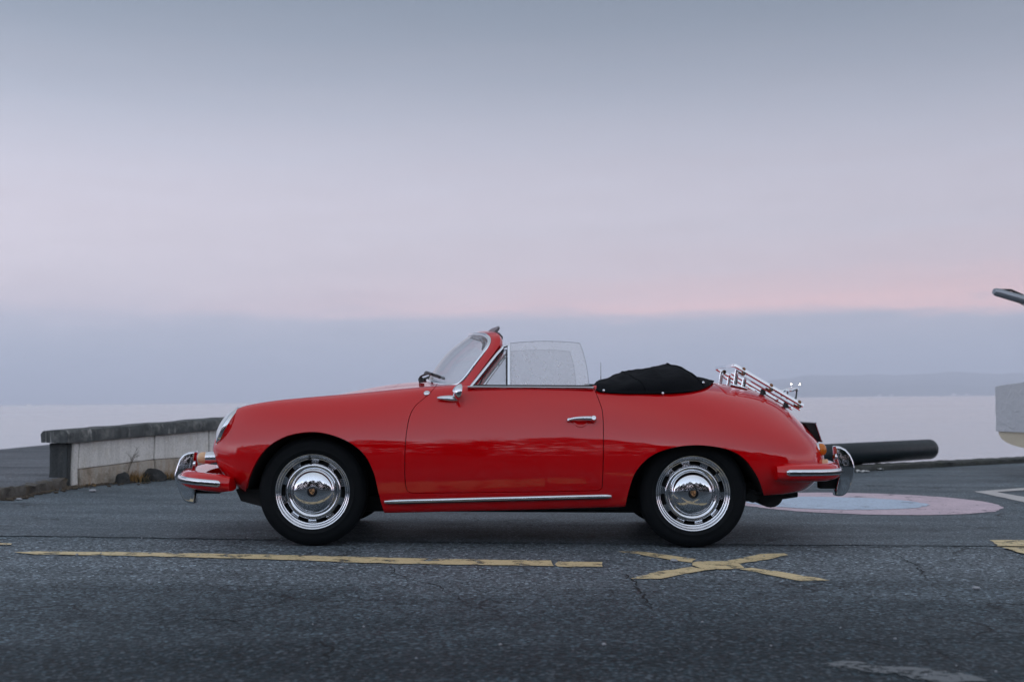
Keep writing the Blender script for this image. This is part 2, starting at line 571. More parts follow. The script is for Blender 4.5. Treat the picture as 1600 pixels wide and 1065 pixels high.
def on_body(px, py):
    """surface point and outward normal seen at a pixel (near side)"""
    d = np.hypot(GPX[:, 0] - px, GPX[:, 1] - py) + np.where(GFACE, 0, 1e6)
    k = int(np.argmin(d))
    u, v = PU0[k], PV0[k]
    for _ in range(6):
        p = to_px(S(u, v)); e = 1e-3
        ju = (to_px(S(u + e, v)) - p) / e; jv = (to_px(S(u, v + e)) - p) / e
        J = np.stack([ju, jv], -1)
        try:
            st = np.linalg.solve(J, np.array([px, py]) - p)
        except Exception:
            break
        u += float(np.clip(st[0], -.3, .3)); v += float(np.clip(st[1], -.3, .3))
    return Vector(S(u, v)), Vector(Nrm(u, v) * NSIGN)
PU0, PV0 = PU.copy(), PV.copy()

def deck(x, y):
    """height of the bodywork at plan position (x, y)"""
    d = (DECK[:, 0] - x) ** 2 + (DECK[:, 1] + abs(y)) ** 2
    k = np.argpartition(d, 3)[:3]
    w = 1 / (d[k] + 1e-6)
    return float((DECK[k, 2] * w).sum() / w.sum())
DECK = GRID0[GN[:, 2] > .15]

def sd_poly(p, poly):
    p = np.asarray(p); poly = np.asarray(poly, float)
    a, b = poly, np.roll(poly, -1, 0)
    best = np.full(len(p), 1e18); inside = np.zeros(len(p), bool)
    for q, r in zip(a, b):
        e = r - q; w = p - q
        t_ = np.clip((w @ e) / (e @ e), 0, 1)
        dd = w - t_[:, None] * e
        best = np.minimum(best, (dd ** 2).sum(1))
        c = ((q[1] > p[:, 1]) != (r[1] > p[:, 1]))
        den = r[1] - q[1] if abs(r[1] - q[1]) > 1e-12 else 1e-12
        xi = q[0] + (p[:, 1] - q[1]) * (r[0] - q[0]) / den
        inside ^= c & (p[:, 0] < xi)
    return np.where(inside, -1, 1) * np.sqrt(best)

def sm(poly, n=6):
    """smooth an open px polyline"""
    return [tuple(v)[:2] for v in spline([(a, b, 0) for a, b in poly], n)]

ARCH_F = sm([(381,800),(382.5,782),(387,753),(400,722),(418,698.5),(444,682.5),(470,676),(496,675),(523,681),(549,693),(570,711.5),(583.5,738),(590,765),(595,785),(600,800)])
ARCH_R = sm([(975,800),(978.5,785),(984,762),(993,738),(1011,717),(1035,704),(1065,697),(1095,695.5),(1125,699),(1146,705.5),(1164,717.5),(1179.5,738),(1188.5,757),(1193,775),(1196,800)])
DOOR = sm([(690,590),(676,609),(663,621.5),(649.5,633),(641,647.5),(636,669),(633,699),(632.5,742),(634.5,761),(637.5,767.5),(643,770)], 5) + \
       sm([(643,770.2),(790,768.5),(930,766.2),(938,764.5)], 4)[1:] + sm([(941,761),(942.3,735),(943,687.5),(942,647.5),(937.5,629.5),(929.5,609),(922,590)], 5)
COCKPIT = [(-.41,.05),(-.41,0),(-.40,-.2),(-.36,-.40),(-.285,-.54),(-.20,-.635),(-.05,-.672),(.2,-.680),(.45,-.676),(.56,-.655),(.63,-.60),(.66,-.50),(.675,-.3),(.68,0),(.68,.05)]
HOOD = [(-1.53,.05),(-1.53,0),(-1.51,-.14),(-1.44,-.27),(-1.30,-.365),(-1.05,-.43),(-.80,-.465),(-.68,-.465),(-.635,-.43),(-.625,-.3),(-.62,0),(-.62,.05)]
LID = [(1.31,.05),(1.31,0),(1.312,-.26),(1.325,-.32),(1.36,-.35),(1.50,-.335),(1.64,-.285),(1.73,-.21),(1.765,-.12),(1.775,0),(1.775,.05)]

def g_px(poly, vmax, vmin=-1):
    def g(u, v):
        d = sd_poly(to_px(S(u, v)), poly)
        return np.maximum(d, np.maximum((v - vmax) * 30, (vmin - v) * 30))
    return g
def g_plan(poly, vmin):
    def g(u, v):
        s = S(u, v)
        return np.maximum(sd_poly(s[:, :2], poly), (vmin - v) * .1)
    return g
CURVES = [('arch_f', g_px(ARCH_F + [(600,900),(381,900)], 5.2)), ('arch_r', g_px(ARCH_R + [(1196,900),(975,900)], 5.2)),
          ('cockpit', g_plan(COCKPIT, 4.6)), ('door', g_px(DOOR, 7.0)), ('hood', g_plan(HOOD, 4.6)), ('lid', g_plan(LID, 4.6))]
edges = np.concatenate([np.stack([idx[:-1].ravel(), idx[1:].ravel()], 1), np.stack([idx[:, :-1].ravel(), idx[:, 1:].ravel()], 1)])
frozen = np.zeros(nu * nv, bool)
SG = {}
ONV = {}
for cname, g in CURVES:
    gv = g(PU, PV)
    ea, eb = edges[:, 0], edges[:, 1]
    c = np.where((gv[ea] < 0) != (gv[eb] < 0))[0]
    ea, eb = ea[c], eb[c]
    lo, hi = np.zeros(len(c)), np.ones(len(c))
    sa = gv[ea] < 0
    for _ in range(14):
        mid = (lo + hi) / 2
        gm = g(PU[ea] + (PU[eb] - PU[ea]) * mid, PV[ea] + (PV[eb] - PV[ea]) * mid) < 0
        same = gm == sa
        lo = np.where(same, mid, lo); hi = np.where(same, hi, mid)
    tt = (lo + hi) / 2
    un, vn = PU[ea] + (PU[eb] - PU[ea]) * tt, PV[ea] + (PV[eb] - PV[ea]) * tt
    cost = np.minimum(tt, 1 - tt)
    on = np.zeros(nu * nv, bool)
    # a vertex already on an earlier cut counts as on this cut too when it lies close to it
    for k in np.argsort(cost):
        a, b = ea[k], eb[k]
        if on[a] or on[b]:
            continue
        pick = a if tt[k] < .5 else b
        if frozen[pick]:
            pick = b if pick == a else a
        if frozen[pick]:
            on[a if tt[k] < .5 else b] = True
            continue
        # keep centre-line vertices on the centre line
        PU[pick], PV[pick] = un[k], vn[k]
        on[pick] = True
    frozen |= on
    sg = np.where(gv < 0, -1, 1)
    sg[on] = 0
    SG[cname] = sg
    ONV[cname] = on
V3 = S(PU, PV)
N3 = Nrm(PU, PV) * NSIGN
for j in (0, nu - 1):
    V3[idx[j], 1] = 0
V3[idx[:, -1], 1] = 0

quads = np.stack([idx[:-1, :-1].ravel(), idx[1:, :-1].ravel(), idx[1:, 1:].ravel(), idx[:-1, 1:].ravel()], 1)
faces = []
for q in quads.tolist():
    split = None
    for cname in SG:
        s_ = SG[cname][q]
        if (s_ > 0).any() and (s_ < 0).any():
            if s_[0] == 0 and s_[2] == 0: split = 0
            elif s_[1] == 0 and s_[3] == 0: split = 1
            break
    if split == 0: faces += [(q[0], q[1], q[2]), (q[0], q[2], q[3])]
    elif split == 1: faces += [(q[0], q[1], q[3]), (q[1], q[2], q[3])]
    else: faces.append(tuple(q))
def region(f):
    for cname in ('arch_f', 'arch_r', 'cockpit'):
        s_ = SG[cname][list(f)]
        if s_.sum() < 0: return None
    for cname in ('door', 'hood', 'lid'):
        s_ = SG[cname][list(f)]
        if s_.sum() < 0: return cname
    return 'body'
regs = {'body': [], 'door': [], 'hood': [], 'lid': []}
for f in faces:
    r = region(f)
    if r: regs[r].append(f)

def panel(name, flist, gap, flange, material, parent, both, side=-1):
    used = sorted({i for f in flist for i in f})
    mp = {g_: k for k, g_ in enumerate(used)}
    v = V3[used].copy(); n = N3[used]
    fl = [tuple(mp[i] for i in f) for f in flist]
    cnt = {}
    for f in fl:
        for a, b in zip(f, f[1:] + f[:1]):
            cnt.setdefault((min(a, b), max(a, b)), []).append((a, b))
    be = [e[0] for k, e in cnt.items() if len(e) == 1 and not (abs(v[k[0], 1]) < 1e-7 and abs(v[k[1], 1]) < 1e-7)]
    bset = {i for e in be for i in e}
    if gap:
        nb = {i: [] for i in bset}
        for f in fl:
            for a in f:
                if a in bset:
                    nb[a] += [b for b in f if b not in bset]
        vo = v.copy()
        for i, l in nb.items():
            if l:
                d = vo[l].mean(0) - vo[i]
                if abs(v[i, 1]) < 1e-7: d[1] = 0
                L = np.linalg.norm(d)
                v[i] = vo[i] + d / max(L, 1e-9) * min(gap, L * .7)
    V = [tuple(x) for x in v]
    F = list(fl)
    if flange:
        m2, m1 = {}, {}
        for a, b in be:
            for i in (a, b):
                if i not in m2:
                    m1[i] = len(V); V.append(tuple(v[i]))
                    m2[i] = len(V); V.append(tuple(v[i] - n[i] * flange))
            F.append((m1[b], m1[a], m2[a], m2[b]))
    if both:
        k = len(V)
        V += [(x, -y, z) for x, y, z in V]
        F += [tuple(i + k for i in f[::-1]) for f in F]
    elif side > 0:
        V = [(x, -y, z) for x, y, z in V]
        F = [f[::-1] for f in F]
    o = mesh_obj(name, V, F, material, parent)
    if both:
        bm = bmesh.new(); bm.from_mesh(o.data)
        bmesh.ops.remove_doubles(bm, verts=[q for q in bm.verts if abs(q.co.y) < 1e-6], dist=1e-5)
        bm.to_mesh(o.data); bm.free()
    bm = bmesh.new(); bm.from_mesh(o.data)
    # outward orientation check on the biggest side
    s_ = sum(f.normal.dot(f.calc_center_median() - Vector((0, 0, .45))) * f.calc_area() for f in bm.faces)
    if s_ < 0:
        bmesh.ops.reverse_faces(bm, faces=bm.faces[:])
    bm.to_mesh(o.data); bm.free()
    return o
body = panel('body', regs['body'], .0016, .018, M_RED, car, True)
door_n = panel('door', regs['door'], .0024, .02, M_RED, car, False, -1)
door_f = panel('door', regs['door'], .0024, .02, M_RED, car, False, 1)
bonnet = panel('bonnet', regs['hood'], .0012, .012, M_RED, car, True)
lid = panel('engine_lid', regs['lid'], .0012, .012, M_RED, car, True)

def mirror_obj(o, parent, name=None):
    me = o.data.copy()
    for v in me.vertices:
        v.co.y = -v.co.y
    me.flip_normals()
    c = bpy.data.objects.new(name or o.name.split('.')[0], me)
    COL.objects.link(c)
    c.parent = parent
    return c

# wheel wells (dark inner arches)
for nm, arch, yc in (('front', ARCH_F, -.34), ('rear', ARCH_R, -.34)):
    outer = []
    for px, py in arch:
        if py > 790: continue
        p, n = on_body(px, py)
        outer.append(p + Vector((0, .012, .004)))
    inner = [Vector((p.x, yc, p.z)) for p in outer]
    cen = sum(inner, Vector()) / len(inner)
    mb = MB()
    k = len(outer)
    mb.add(outer + inner + [Vector((cen.x, yc, .25))], [(i, i + 1, k + i + 1, k + i) for i in range(k - 1)] + [(k + i, k + i + 1, 2 * k) for i in range(k - 1)])
    w = mb.build('wheel_well', M_UNDER, car, fix=False)
    mirror_obj(w, car)

# floor pan, valances and running gear seen below the body
mb = MB()
mb.box((.0, 0, .255), (1.28, 1.36, .10), bev=.01)
mb.box((.0, 0, .21), (1.7, .90, .09), bev=.03)  # low belly box added to cut light under the car
mb.box((-1.02, 0, .30), (.95, .66, .22), bev=.04)
mb.box((1.10, 0, .33), (1.05, .64, .22), bev=.05)
mb.build('floor_pan', M_UNDER, car)
mb = MB()
mb.loft([[(-1.50, y * .9, .30), (-1.47, y * .9, .235), (-1.30, y, .20), (-1.18, y, .195), (-1.18, y, .30)] for y in (-.66, -.3, .3, .66)])
mb.build('front_valance', M_UNDER, car)
mb = MB()
mb.tube([(1.52, -.50, .28), (1.52, .50, .28)], .075, 20)
mb.tube([(1.40, -.60, .275), (1.42, .60, .275)], .035, 12)
mb.tube([(1.52, -.40, .25), (1.60, -.38, .262), (1.70, -.36, .275)], .022, 12)
mb.tube([(1.52, .40, .25), (1.60, .38, .262), (1.70, .36, .275)], .022, 12)
mb.box((1.38, 0, .30), (.35, 1.0, .10), bev=.03)
mb.build('exhaust', M_UNDER, car)
mb = MB()
p0 = P(812, 796, -.60)
mb.box((p0.x + .22, -.52, .212), (.46, .16, .05), bev=.02)
mb.build('heater_duct', M_UNDER, car)

# ------------------------------------------------------------------ wheels
def wheel(x, y, sgn, turn):
    """sgn -1: outer face towards -y"""
    R = Matrix.Rotation(math.radians(90), 4, 'X') if sgn < 0 else Matrix.Rotation(math.radians(-90), 4, 'X')
    R = R @ Matrix.Rotation(turn, 4, 'Z')
    SEG = 120
    mb = MB()
    prof = [(.160, -.070), (.200, -.068), (.204, -.060), (.190, -.045), (.182, .0), (.190, .050), (.2005, .062), (.2065, .068), (.2075, .073),
            (.2050, .0765), (.2010, .0755), (.1965, .069), (.1935, .063), (.1900, .0615), (.1865, .060), (.1835, .051), (.1795, .0475),
            (.1760, .0470), (.1725, .0390), (.1690, .0350), (.1530, .0450), (.1460, .0515), (.1400, .0535), (.1340, .0520), (.1300, .048), (.110, .046)]
    slot = 19
    mb.lathe(prof, R, SEG, skip=lambda i, j: i == slot and (j % 12) < 7, close_ends=False)
    # rolled inner edges of the slots
    for k in range(10):
        for j in (0, 7):
            a = 2 * math.pi * (k * 12 + j) / SEG
            c, s_ = math.cos(a), math.sin(a)
            q = [R @ Vector((r * c, r * s_, d)) for r, d in ((.169, .035), (.153, .045), (.153, .028), (.169, .018))]
            mb.add(q, [(0, 1, 2, 3)])
    w = mb.build('wheel', M_CHROME, car, auto=50, fix=False)
    w.location = (x, y, .300)
    tb = MB()
    tp = [(.198, .060), (.206, .0745), (.216, .079), (.226, .0795), (.2275, .0812), (.230, .0812), (.2315, .080), (.250, .0815), (.266, .079), (.279, .0735), (.2885, .066), (.2925, .062),
          (.2960, .058), (.2985, .045), (.2985, .036), (.293, .035), (.293, .032), (.2995, .031), (.300, .010), (.294, .009), (.294, .006), (.300, .005)]
    tp = tp + [(r, -d) for r, d in tp[::-1]]
    tb.lathe(tp, R, 96, close_ends=False)
    ty = tb.build('tyre', M_TYRE, w, auto=60, fix=False)
    hb = MB()
    hp = [(.1235, .0475), (.1235, .0520), (.1215, .0560), (.1185, .0570), (.1165, .0555), (.1150, .0560), (.108, .0640), (.096, .0715), (.080, .0775), (.060, .0820), (.040, .0845), (.0285, .0852), (.0005, .0855)]
    hb.lathe(hp, R, 72, close_ends=False)
    hb.build('hubcap', M_CHROME, w, auto=50, fix=False)
    eb = MB()
    eb.lathe([(.0285, .0850), (.0280, .0875), (.0255, .0885), (.0005, .0890)], R, 32, close_ends=False)
    eb.build('emblem', M_BLKENAMEL, w, fix=False)
    # small gilt crest: a quartered shield
    cb = MB()
    Ru = R @ Matrix.Rotation(-turn, 4, 'Z') @ Matrix.Rotation(math.radians(12), 4, 'Z')
    def sh(pts, d0, d1):
        n = len(pts)
        v = [Ru @ Vector((a, b, d0)) for a, b in pts] + [Ru @ Vector((a, b, d1)) for a, b in pts]
        cb.add(v, [tuple(range(n, 2 * n))] + [(i, (i + 1) % n, n + (i + 1) % n, n + i) for i in range(n)])
    flip = -1 if sgn < 0 else 1
    shield = [(-.013, .015), (.013, .015), (.0145, .004), (.010, -.008), (0, -.0165), (-.010, -.008), (-.0145, .004)]
    sh([(a, b) for a, b in shield], .0885, .0905)
    cb.build('crest', M_GOLD, w, smooth=False, fix=True)
    ib = MB()
    def bar(pts):
        n = len(pts)
        v = [Ru @ Vector((a, b, .0900)) for a, b in pts] + [Ru @ Vector((a, b, .0912)) for a, b in pts]
        ib.add(v, [tuple(range(n, 2 * n))] + [(i, (i + 1) % n, n + (i + 1) % n, n + i) for i in range(n)])
    bar([(-.0015, .014), (.0015, .014), (.0015, -.013), (-.0015, -.013)])
    bar([(-.0115, .012), (-.004, .010), (-.004, .004), (-.0115, .003)])
    bar([(.004, -.001), (.011, 0), (.008, -.007), (.004, -.010)])
    ib.build('crest_quartering', M_BLKENAMEL, w, smooth=False)
    # blackened drum behind the slots
    db = MB()
    db.lathe([(.19, -.055), (.178, .0), (.172, .012), (.10, .015), (.0005, .016)], R, 48, close_ends=False)
    db.build('brake_drum', M_UNDER, w, fix=False)
    vb = MB()
    vb.tube([R @ Vector((.176 * math.cos(a), .176 * math.sin(a), d)) for a, d in ((0.02, .036), (0.02, .052), (0.02, .066))], .006, 8)
    vb.build('valve', M_BLACK, w)
    return w
wheel(-1.047, -.655, -1, math.radians(96))
wheel(1.047, -.650, -1, math.radians(38))
wheel(-1.047, .655, 1, .3)
wheel(1.047, .650, 1, .9)

# ------------------------------------------------------------------ bumpers
def bumper(half, sect, zfun, name):
    """half: plan path (x,y) from near-side end to centre; sect: (out, dz, taper) closed section"""
    pts = [Vector((a, b, 0)) for a, b in half]
    sp = spline(pts, 8)
    full = sp + [Vector((p.x, -p.y, 0)) for p in sp[-2::-1]]
    n = len(full)
    rings = []
    for i, p in enumerate(full):
        t_ = full[min(i + 1, n - 1)] - full[max(i - 1, 0)]
        t_.normalize()
        o = Vector((t_.y, -t_.x, 0))
        if o.dot(Vector((p.x, p.y * .6, 0))) < 0: o = -o
        s_ = min(1.0, .35 + .65 * min(i, n - 1 - i) / 5)
        z = zfun(p)
        rings.append([Vector((p.x, p.y, z)) + o * (a * (s_ if a > -.05 else 1)) + Vector((0, 0, b * (.6 + .4 * s_))) for a, b in sect])
    mb = MB(); mb.loft(rings)
    o = mb.build(name, M_RED, car, auto=50)
    return o, full

def strip(full, zfun, off, name, parent, r=.016, i0=6, flat=(1.0, .55)):
    n = len(full)
    pts = []
    for i in range(i0, n - i0):
        p = full[i]
        t_ = (full[min(i + 1, n - 1)] - full[max(i - 1, 0)]).normalized()
        o = Vector((t_.y, -t_.x, 0))
        if o.dot(Vector((p.x, p.y * .6, 0))) < 0: o = -o
        pts.append(Vector((p.x, p.y, zfun(p))) + o * off)
    mb = MB()
    k = len(pts)
    rs = [r * (.55 if i in (0, k - 1) else 1) for i in range(k)]
    mb.tube(pts, rs, 12, flat=flat, up=(0, 0, 1))
    mb.build(name, M_CHROME, parent, auto=60)
    mb = MB()
    q = []
    for i in range(1, k - 1):
        t_ = (pts[min(i + 1, k - 1)] - pts[i - 1]).normalized()
        o = Vector((t_.y, -t_.x, 0))
        if o.dot(Vector((pts[i].x, pts[i].y * .6, 0))) < 0: o = -o
        q.append(pts[i] + o * (r * flat[1] * .86) + Vector((0, 0, -r * .12)))
    mb.tube(q, r * .34, 8, flat=(1, .7), up=(0, 0, 1))
    mb.build('rubber_insert', M_BLACK, parent)

SECT = [(-.13, .030), (-.07, .050), (-.025, .051), (.0, .038), (.014, .012), (.014, -.014), (.000, -.032), (-.03, -.046), (-.08, -.048), (-.13, -.036)]
zf = lambda p: .338 + .022 * min(1, max(0, (-1.49 - p.x) / .35))
fb, fpath = bumper([(-1.49, -.800), (-1.58, -.792), (-1.68, -.758), (-1.755, -.69), (-1.805, -.58), (-1.838, -.40), (-1.855, -.2), (-1.86, 0)], SECT, zf, 'front_bumper')
strip(fpath, lambda p: zf(p) + .004, .016, 'chrome_strip', fb, .0195, 4)
zr = lambda p: .414
rb, rpath = bumper([(1.495, -.800), (1.62, -.790), (1.74, -.755), (1.83, -.69), (1.885, -.58), (1.918, -.40), (1.935, -.2), (1.94, 0)], SECT, zr, 'rear_bumper')
strip(rpath, lambda p: zr(p) + .006, .016, 'chrome_strip', rb, .0185, 3)

def extrude_px(pts, y, half, name, material, parent, bev=.012, seg=3, auto=45, y_at=None):
    """side-view outline traced at lateral offset y, given real thickness"""
    bm = bmesh.new()
    q_ = [P(px, py, y if y_at is None else y_at) for px, py in pts]
    vs_ = [bm.verts.new((p_.x, y - half, p_.z)) for p_ in q_]
    f = bm.faces.new(vs_)
    r = bmesh.ops.extrude_face_region(bm, geom=[f])
    for e in r['geom']:
        if isinstance(e, bmesh.types.BMVert):
            e.co.y += 2 * half
    bmesh.ops.recalc_face_normals(bm, faces=bm.faces[:])
    if bev:
        bmesh.ops.bevel(bm, geom=[e for e in bm.edges if e.calc_face_angle(0) > .5], offset=bev, segments=seg, affect='EDGES', profile=.5)
    mb = MB(); mb.add_bm(bm)
    return mb.build(name, material, parent, auto=auto)
FG = [(308,704),(298,705),(289,708.5),(283,716),(279,727),(275.5,738),(275,746),(278,755),(283,768),(289,780),(294,784),(307,786),(308,764),(305,750),(304,736),(306,722)]
RG = [(1302.5,696),(1310,696.5),(1319,701),(1326,709),(1330.5,719),(1333,729),(1332,742),(1327,757),(1320,770),(1314,774),(1303,774),(1304,760),(1307,746),(1307,732),(1304,714)]
g = extrude_px(FG, -.46, .042, 'bumper_guard', M_CHROME, fb, .011); mirror_obj(g, fb)
g = extrude_px(RG, -.46, .042, 'bumper_guard', M_CHROME, rb, .011); mirror_obj(g, rb)
# chrome bow over each guard where the blade passes through
def bow(pts, y0, y1, parent):
    mb = MB()
    l = [P(px, py, y0 + (y1 - y0) * i / (len(pts) - 1)) for i, (px, py) in enumerate(pts)]
    mb.tube(spline(l, 5), .017, 10, flat=(1, .6))
    o = mb.build('guard_bow', M_CHROME, parent)
    mirror_obj(o, parent)
bow([(307,724),(297,726),(285,732),(277,741)], -.50, -.44, fb)
bow([(1303,713),(1312,715),(1323,720),(1331,727)], -.50, -.44, rb)
for s_ in (-1, 1):
    mb = MB(); mb.box((-1.73, s_ * .44, .29), (.22, .035, .05), bev=.006)
    mb.build('bumper_bracket', M_UNDER, fb)
    mb = MB(); mb.box((1.86, s_ * .44, .345), (.11, .05, .07), bev=.01)
    mb.build('bumper_bracket', M_UNDER, rb)

# ------------------------------------------------------------------ lamps
def frame_to(axis, origin):
    z = Vector(axis).normalized()
    q = z.to_track_quat('Z', 'Y')
    return Matrix.Translation(Vector(origin)) @ q.to_matrix().to_4x4()
for s_ in (-1, 1):
    # headlamp
    c = Vector((-1.546, s_ * .566, .638)); ax = Vector((-.883, s_ * -.02, .44))
    m = frame_to(ax, c)
    mb = MB()
    mb.lathe([(.095, -.10), (.115, -.035), (.1290, -.004), (.1305, .002), (.127, .011), (.120, .016), (.113, .014), (.110, .004)], m, 56, close_ends=False)
    h = mb.build('headlamp', M_CHROME, car, auto=60, fix=False)
    h.data.materials[0] = M_RED
    mb = MB()
    mb.lathe([(.1310, -.006), (.1325, .002), (.1300, .013), (.121, .0185), (.112, .016), (.108, .006)], m, 56, close_ends=False)
    mb.build('headlamp_ring', M_CHROME, h, fix=False)
    mb = MB()
    mb.lathe([(.112, .012), (.108, .020), (.095, .033), (.075, .044), (.05, .051), (.025, .054), (.0005, .055)], m, 48, close_ends=False)
    mb.build('lamp_glass', M_LAMPGLASS, h, fix=False)
    # front indicator
    c = P(333, 715, -.60); c.y *= -s_ * 1.0
    c = Vector((c.x + .01, s_ * .60, c.z))
    m = frame_to((-1, s_ * .06, .02), c)
    mb = MB()
    mb.lathe([(.036, -.03), (.038, .0), (.037, .020), (.033, .046), (.031, .050), (.0005, .050)], m, 32, close_ends=False)
    ind = mb.build('indicator_lamp', M_CHROME, car, fix=False)
    mb = MB()
    mb.lathe([(.031, .048), (.032, .060), (.031, .075), (.026, .087), (.016, .094), (.0005, .096)], m, 28, close_ends=False)
    mb.build('lens', M_CLEARAMB, ind, fix=False)
    # tail lamp
    c = P(1280, 703, -.47)
    m = frame_to((.93, s_ * .34, .18), (c.x - .015, s_ * .47, c.z))
    sc_ = Matrix.Diagonal((1.0, 1.0, 1.0, 1)) 
    mb = MB()
    mb.lathe([(.042, -.03), (.043, .0), (.041, .016), (.037, .022), (.0005, .022)], m, 32, close_ends=False)
    tl = mb.build('tail_lamp', M_CHROME, car, fix=False)
    mb = MB()
    mb.lathe([(.035, .020), (.034, .036), (.028, .047), (.016, .054), (.0005, .056)], m, 28, close_ends=False)
    mb.build('lens', M_AMBER, tl, fix=False)
    # reflector beneath
    c2 = P(1290, 723, -.47)
    m = frame_to((1, s_ * .2, .05), (c2.x - .01, s_ * .50, c2.z))
    mb = MB()
    mb.lathe([(.024, -.02), (.024, .012), (.020, .016), (.0005, .017)], m, 24, close_ends=False)
    mb.build('reflector', M_CLEARAMB, car, fix=False)

# number-plate carrier at the tail, seen edge on
extrude_px([(1257,661),(1274,660.5),(1283.5,689),(1276,691)], 0, .25, 'number_plate_holder', M_UNDER, car, .004, 2, y_at=-.25)
mb = MB()
a, b = P(1274.5, 661, -.26), P(1284, 689, -.26)
mb.tube([(a.x, -.26, a.z), (a.x, .26, a.z)], .006, 8)
mb.tube([(b.x, -.26, b.z), (b.x, .26, b.z)], .006, 8)
mb.tube([(a.x, -.26, a.z), (b.x, -.26, b.z)], .005, 8)
mb.tube([(a.x, .26, a.z), (b.x, .26, b.z)], .005, 8)
mb.build('number_plate_rim', M_DARKCH, car)

# ------------------------------------------------------------------ sill strip, belt strip, handle
def body_tube(pxs, r, off, name, material, parent, n=10, flat=(1, .6), sub=6, up=(0, 0, 1)):
    pts = []
    for q in spline([(a, b, 0) for a, b in pxs], sub):
        p, nn = on_body(q.x, q.y)
        pts.append(p + nn * off)
    mb = MB()
    k = len(pts)
    mb.tube(pts, [r * (.6 if i in (0, k - 1) else 1) for i in range(k)], n, flat=flat, up=up)
    return mb.build(name, material, parent, auto=60)
o = body_tube([(601,783),(700,780.5),(800,778),(900,775.5),(955,774.3)], .0125, .006, 'sill_strip', M_CHROME, car); mirror_obj(o, car)
o = body_tube([(605,784.6),(700,782),(800,779.5),(900,777),(951,775.8)], .0046, .013, 'sill_strip_insert', M_BLACK, car); mirror_obj(o, car)

def belt(y0, z, r, name, material, parent, x0, x1):
    mb = MB()
    mb.tube([(x0 + (x1 - x0) * i / 10, y0, z) for i in range(11)], r, 10, flat=(1, .9), up=(0, 0, 1))
    return mb.build(name, material, parent)
BX0, BX1 = P(731, 606, -.69).x, P(927, 606, -.69).x
BZ = P(800, 607, -.69).z
for s_, d in ((-1, door_n), (1, door_f)):
    mb = MB()
    pts = [(BX0 + (BX1 - BX0) * i / 12, s_ * .712, BZ + .006) for i in range(13)]
    mb.tube(pts, .0085, 10, flat=(1, 1.2), up=(0, 0, 1))
    mb.build('belt_strip', M_CHROME, d)
    mb = MB()
    pts = [(BX0 + .03 + (BX1 - BX0 - .035) * i / 12, s_ * .704, BZ + .0165) for i in range(13)]
    mb.tube(pts, .005, 8, flat=(1, 1.4), up=(0, 0, 1))
    mb.build('window_seal', M_BLACK, d)
    mb = MB()
    mb.box(((BX0 + BX1) / 2, s_ * .66, BZ - .012), (BX1 - BX0, .075, .02), bev=.004)
    mb.build('door_capping', M_LEATHER, d)
    # handle
    a, na = on_body(889, 656.5); b, nb = on_body(927, 656)
    up = Vector((0, 0, 1))
    mb = MB()
    L = [a + na * .014, a.lerp(b, .25) + na * .030, a.lerp(b, .6) + na * .034, b + nb * .026]
    mb.tube(spline(L, 5), [.0075 + .0065 * i / 15 for i in range(16)], 12, flat=(1, .7), up=(0, 0, 1))
    mb.lathe([(.0125, -.004), (.012, .006), (.009, .014), (.0005, .016)], frame_to(na, a + na * .001), 20, close_ends=False)
    mb.lathe([(.0165, -.004), (.0165, .012), (.0160, .034), (.012, .040), (.0005, .041)], frame_to(nb, b + nb * .001), 24, close_ends=False)
    h = mb.build('door_handle', M_CHROME, d, auto=50)
    if s_ > 0:
        for v in h.data.vertices: v.co.y = -v.co.y
        h.data.flip_normals()
    # finger recess: shallow dish ring in the paint
    c, nc = on_body(907, 656.5)
    mb = MB()
    mb.lathe([(.0005, .0022), (.030, .0022), (.036, .0030), (.0395, .0016), (.041, -.002)], frame_to(nc, c), 32, close_ends=False)
    h = mb.build('handle_dish', M_RED, d, fix=False)
    if s_ > 0:
        for v in h.data.vertices: v.co.y = -v.co.y
        h.data.flip_normals()

# ------------------------------------------------------------------ side windows
def pane_y(z):
    return -.694 + (z - BZ) * .36
def pane_pt(px, py):
    y = -.66
    for _ in range(4):
        p = P(px, py, y); y = pane_y(p.z)
    return P(px, py, y)
gl_outline = sm([(797,536),(820,533.8),(850,532.8),(880,533.5),(905,535.7)], 4) + sm([(906.5,537),(911,550),(915.5,567),(918.5,585),(921,606)], 4) + [(797,606)]
def pane(outline, name, material, parent, th=.005):
    mb = MB()
    p = [pane_pt(*q) for q in outline]
    n = len(p)
    mb.add(p + [q + Vector((0, th, 0)) for q in p], [tuple(range(n)), tuple(range(2 * n - 1, n - 1, -1))] + [(i, n + i, n + (i + 1) % n, (i + 1) % n) for i in range(n)])
    return mb.build(name, material, parent, smooth=False)
def px_tube(pxs, r, name, material, parent, off=0.0, closed=False, flat=(1, 1), sub=4):
    mb = MB()
    pts = [pane_pt(*q) + Vector((0, off, 0)) for q in pxs]
    if sub and not closed:
        pts = spline(pts, sub)
    mb.tube(pts, r, 10, closed=closed, flat=flat, up=(0, 1, 0))
    return mb.build(name, material, parent, auto=60)
o = pane(gl_outline, 'door_glass', M_SIDEGLASS, door_n); o = mirror_obj(o, door_f); o.data.materials[0] = M_GLASS
o = px_tube(gl_outline[:-1], .0015, 'glass_edge', M_GEDGE, door_n, .002, sub=0); mirror_obj(o, door_f)
o = pane([(742,604),(788,548),(792,546),(792,604)], 'vent_glass', M_GLASS, door_n, .004); mirror_obj(o, door_f)
o = px_tube([(735.5,605),(746,592),(760,574.5),(776,554.5),(786,543.5)], .0105, 'vent_frame', M_CHROME, door_n, 0, flat=(1, 1)); mirror_obj(o, door_f)
o = px_tube([(784,543),(790,540.5),(796.5,539.5)], .0085, 'vent_frame_top', M_CHROME, door_n, 0); mirror_obj(o, door_f)
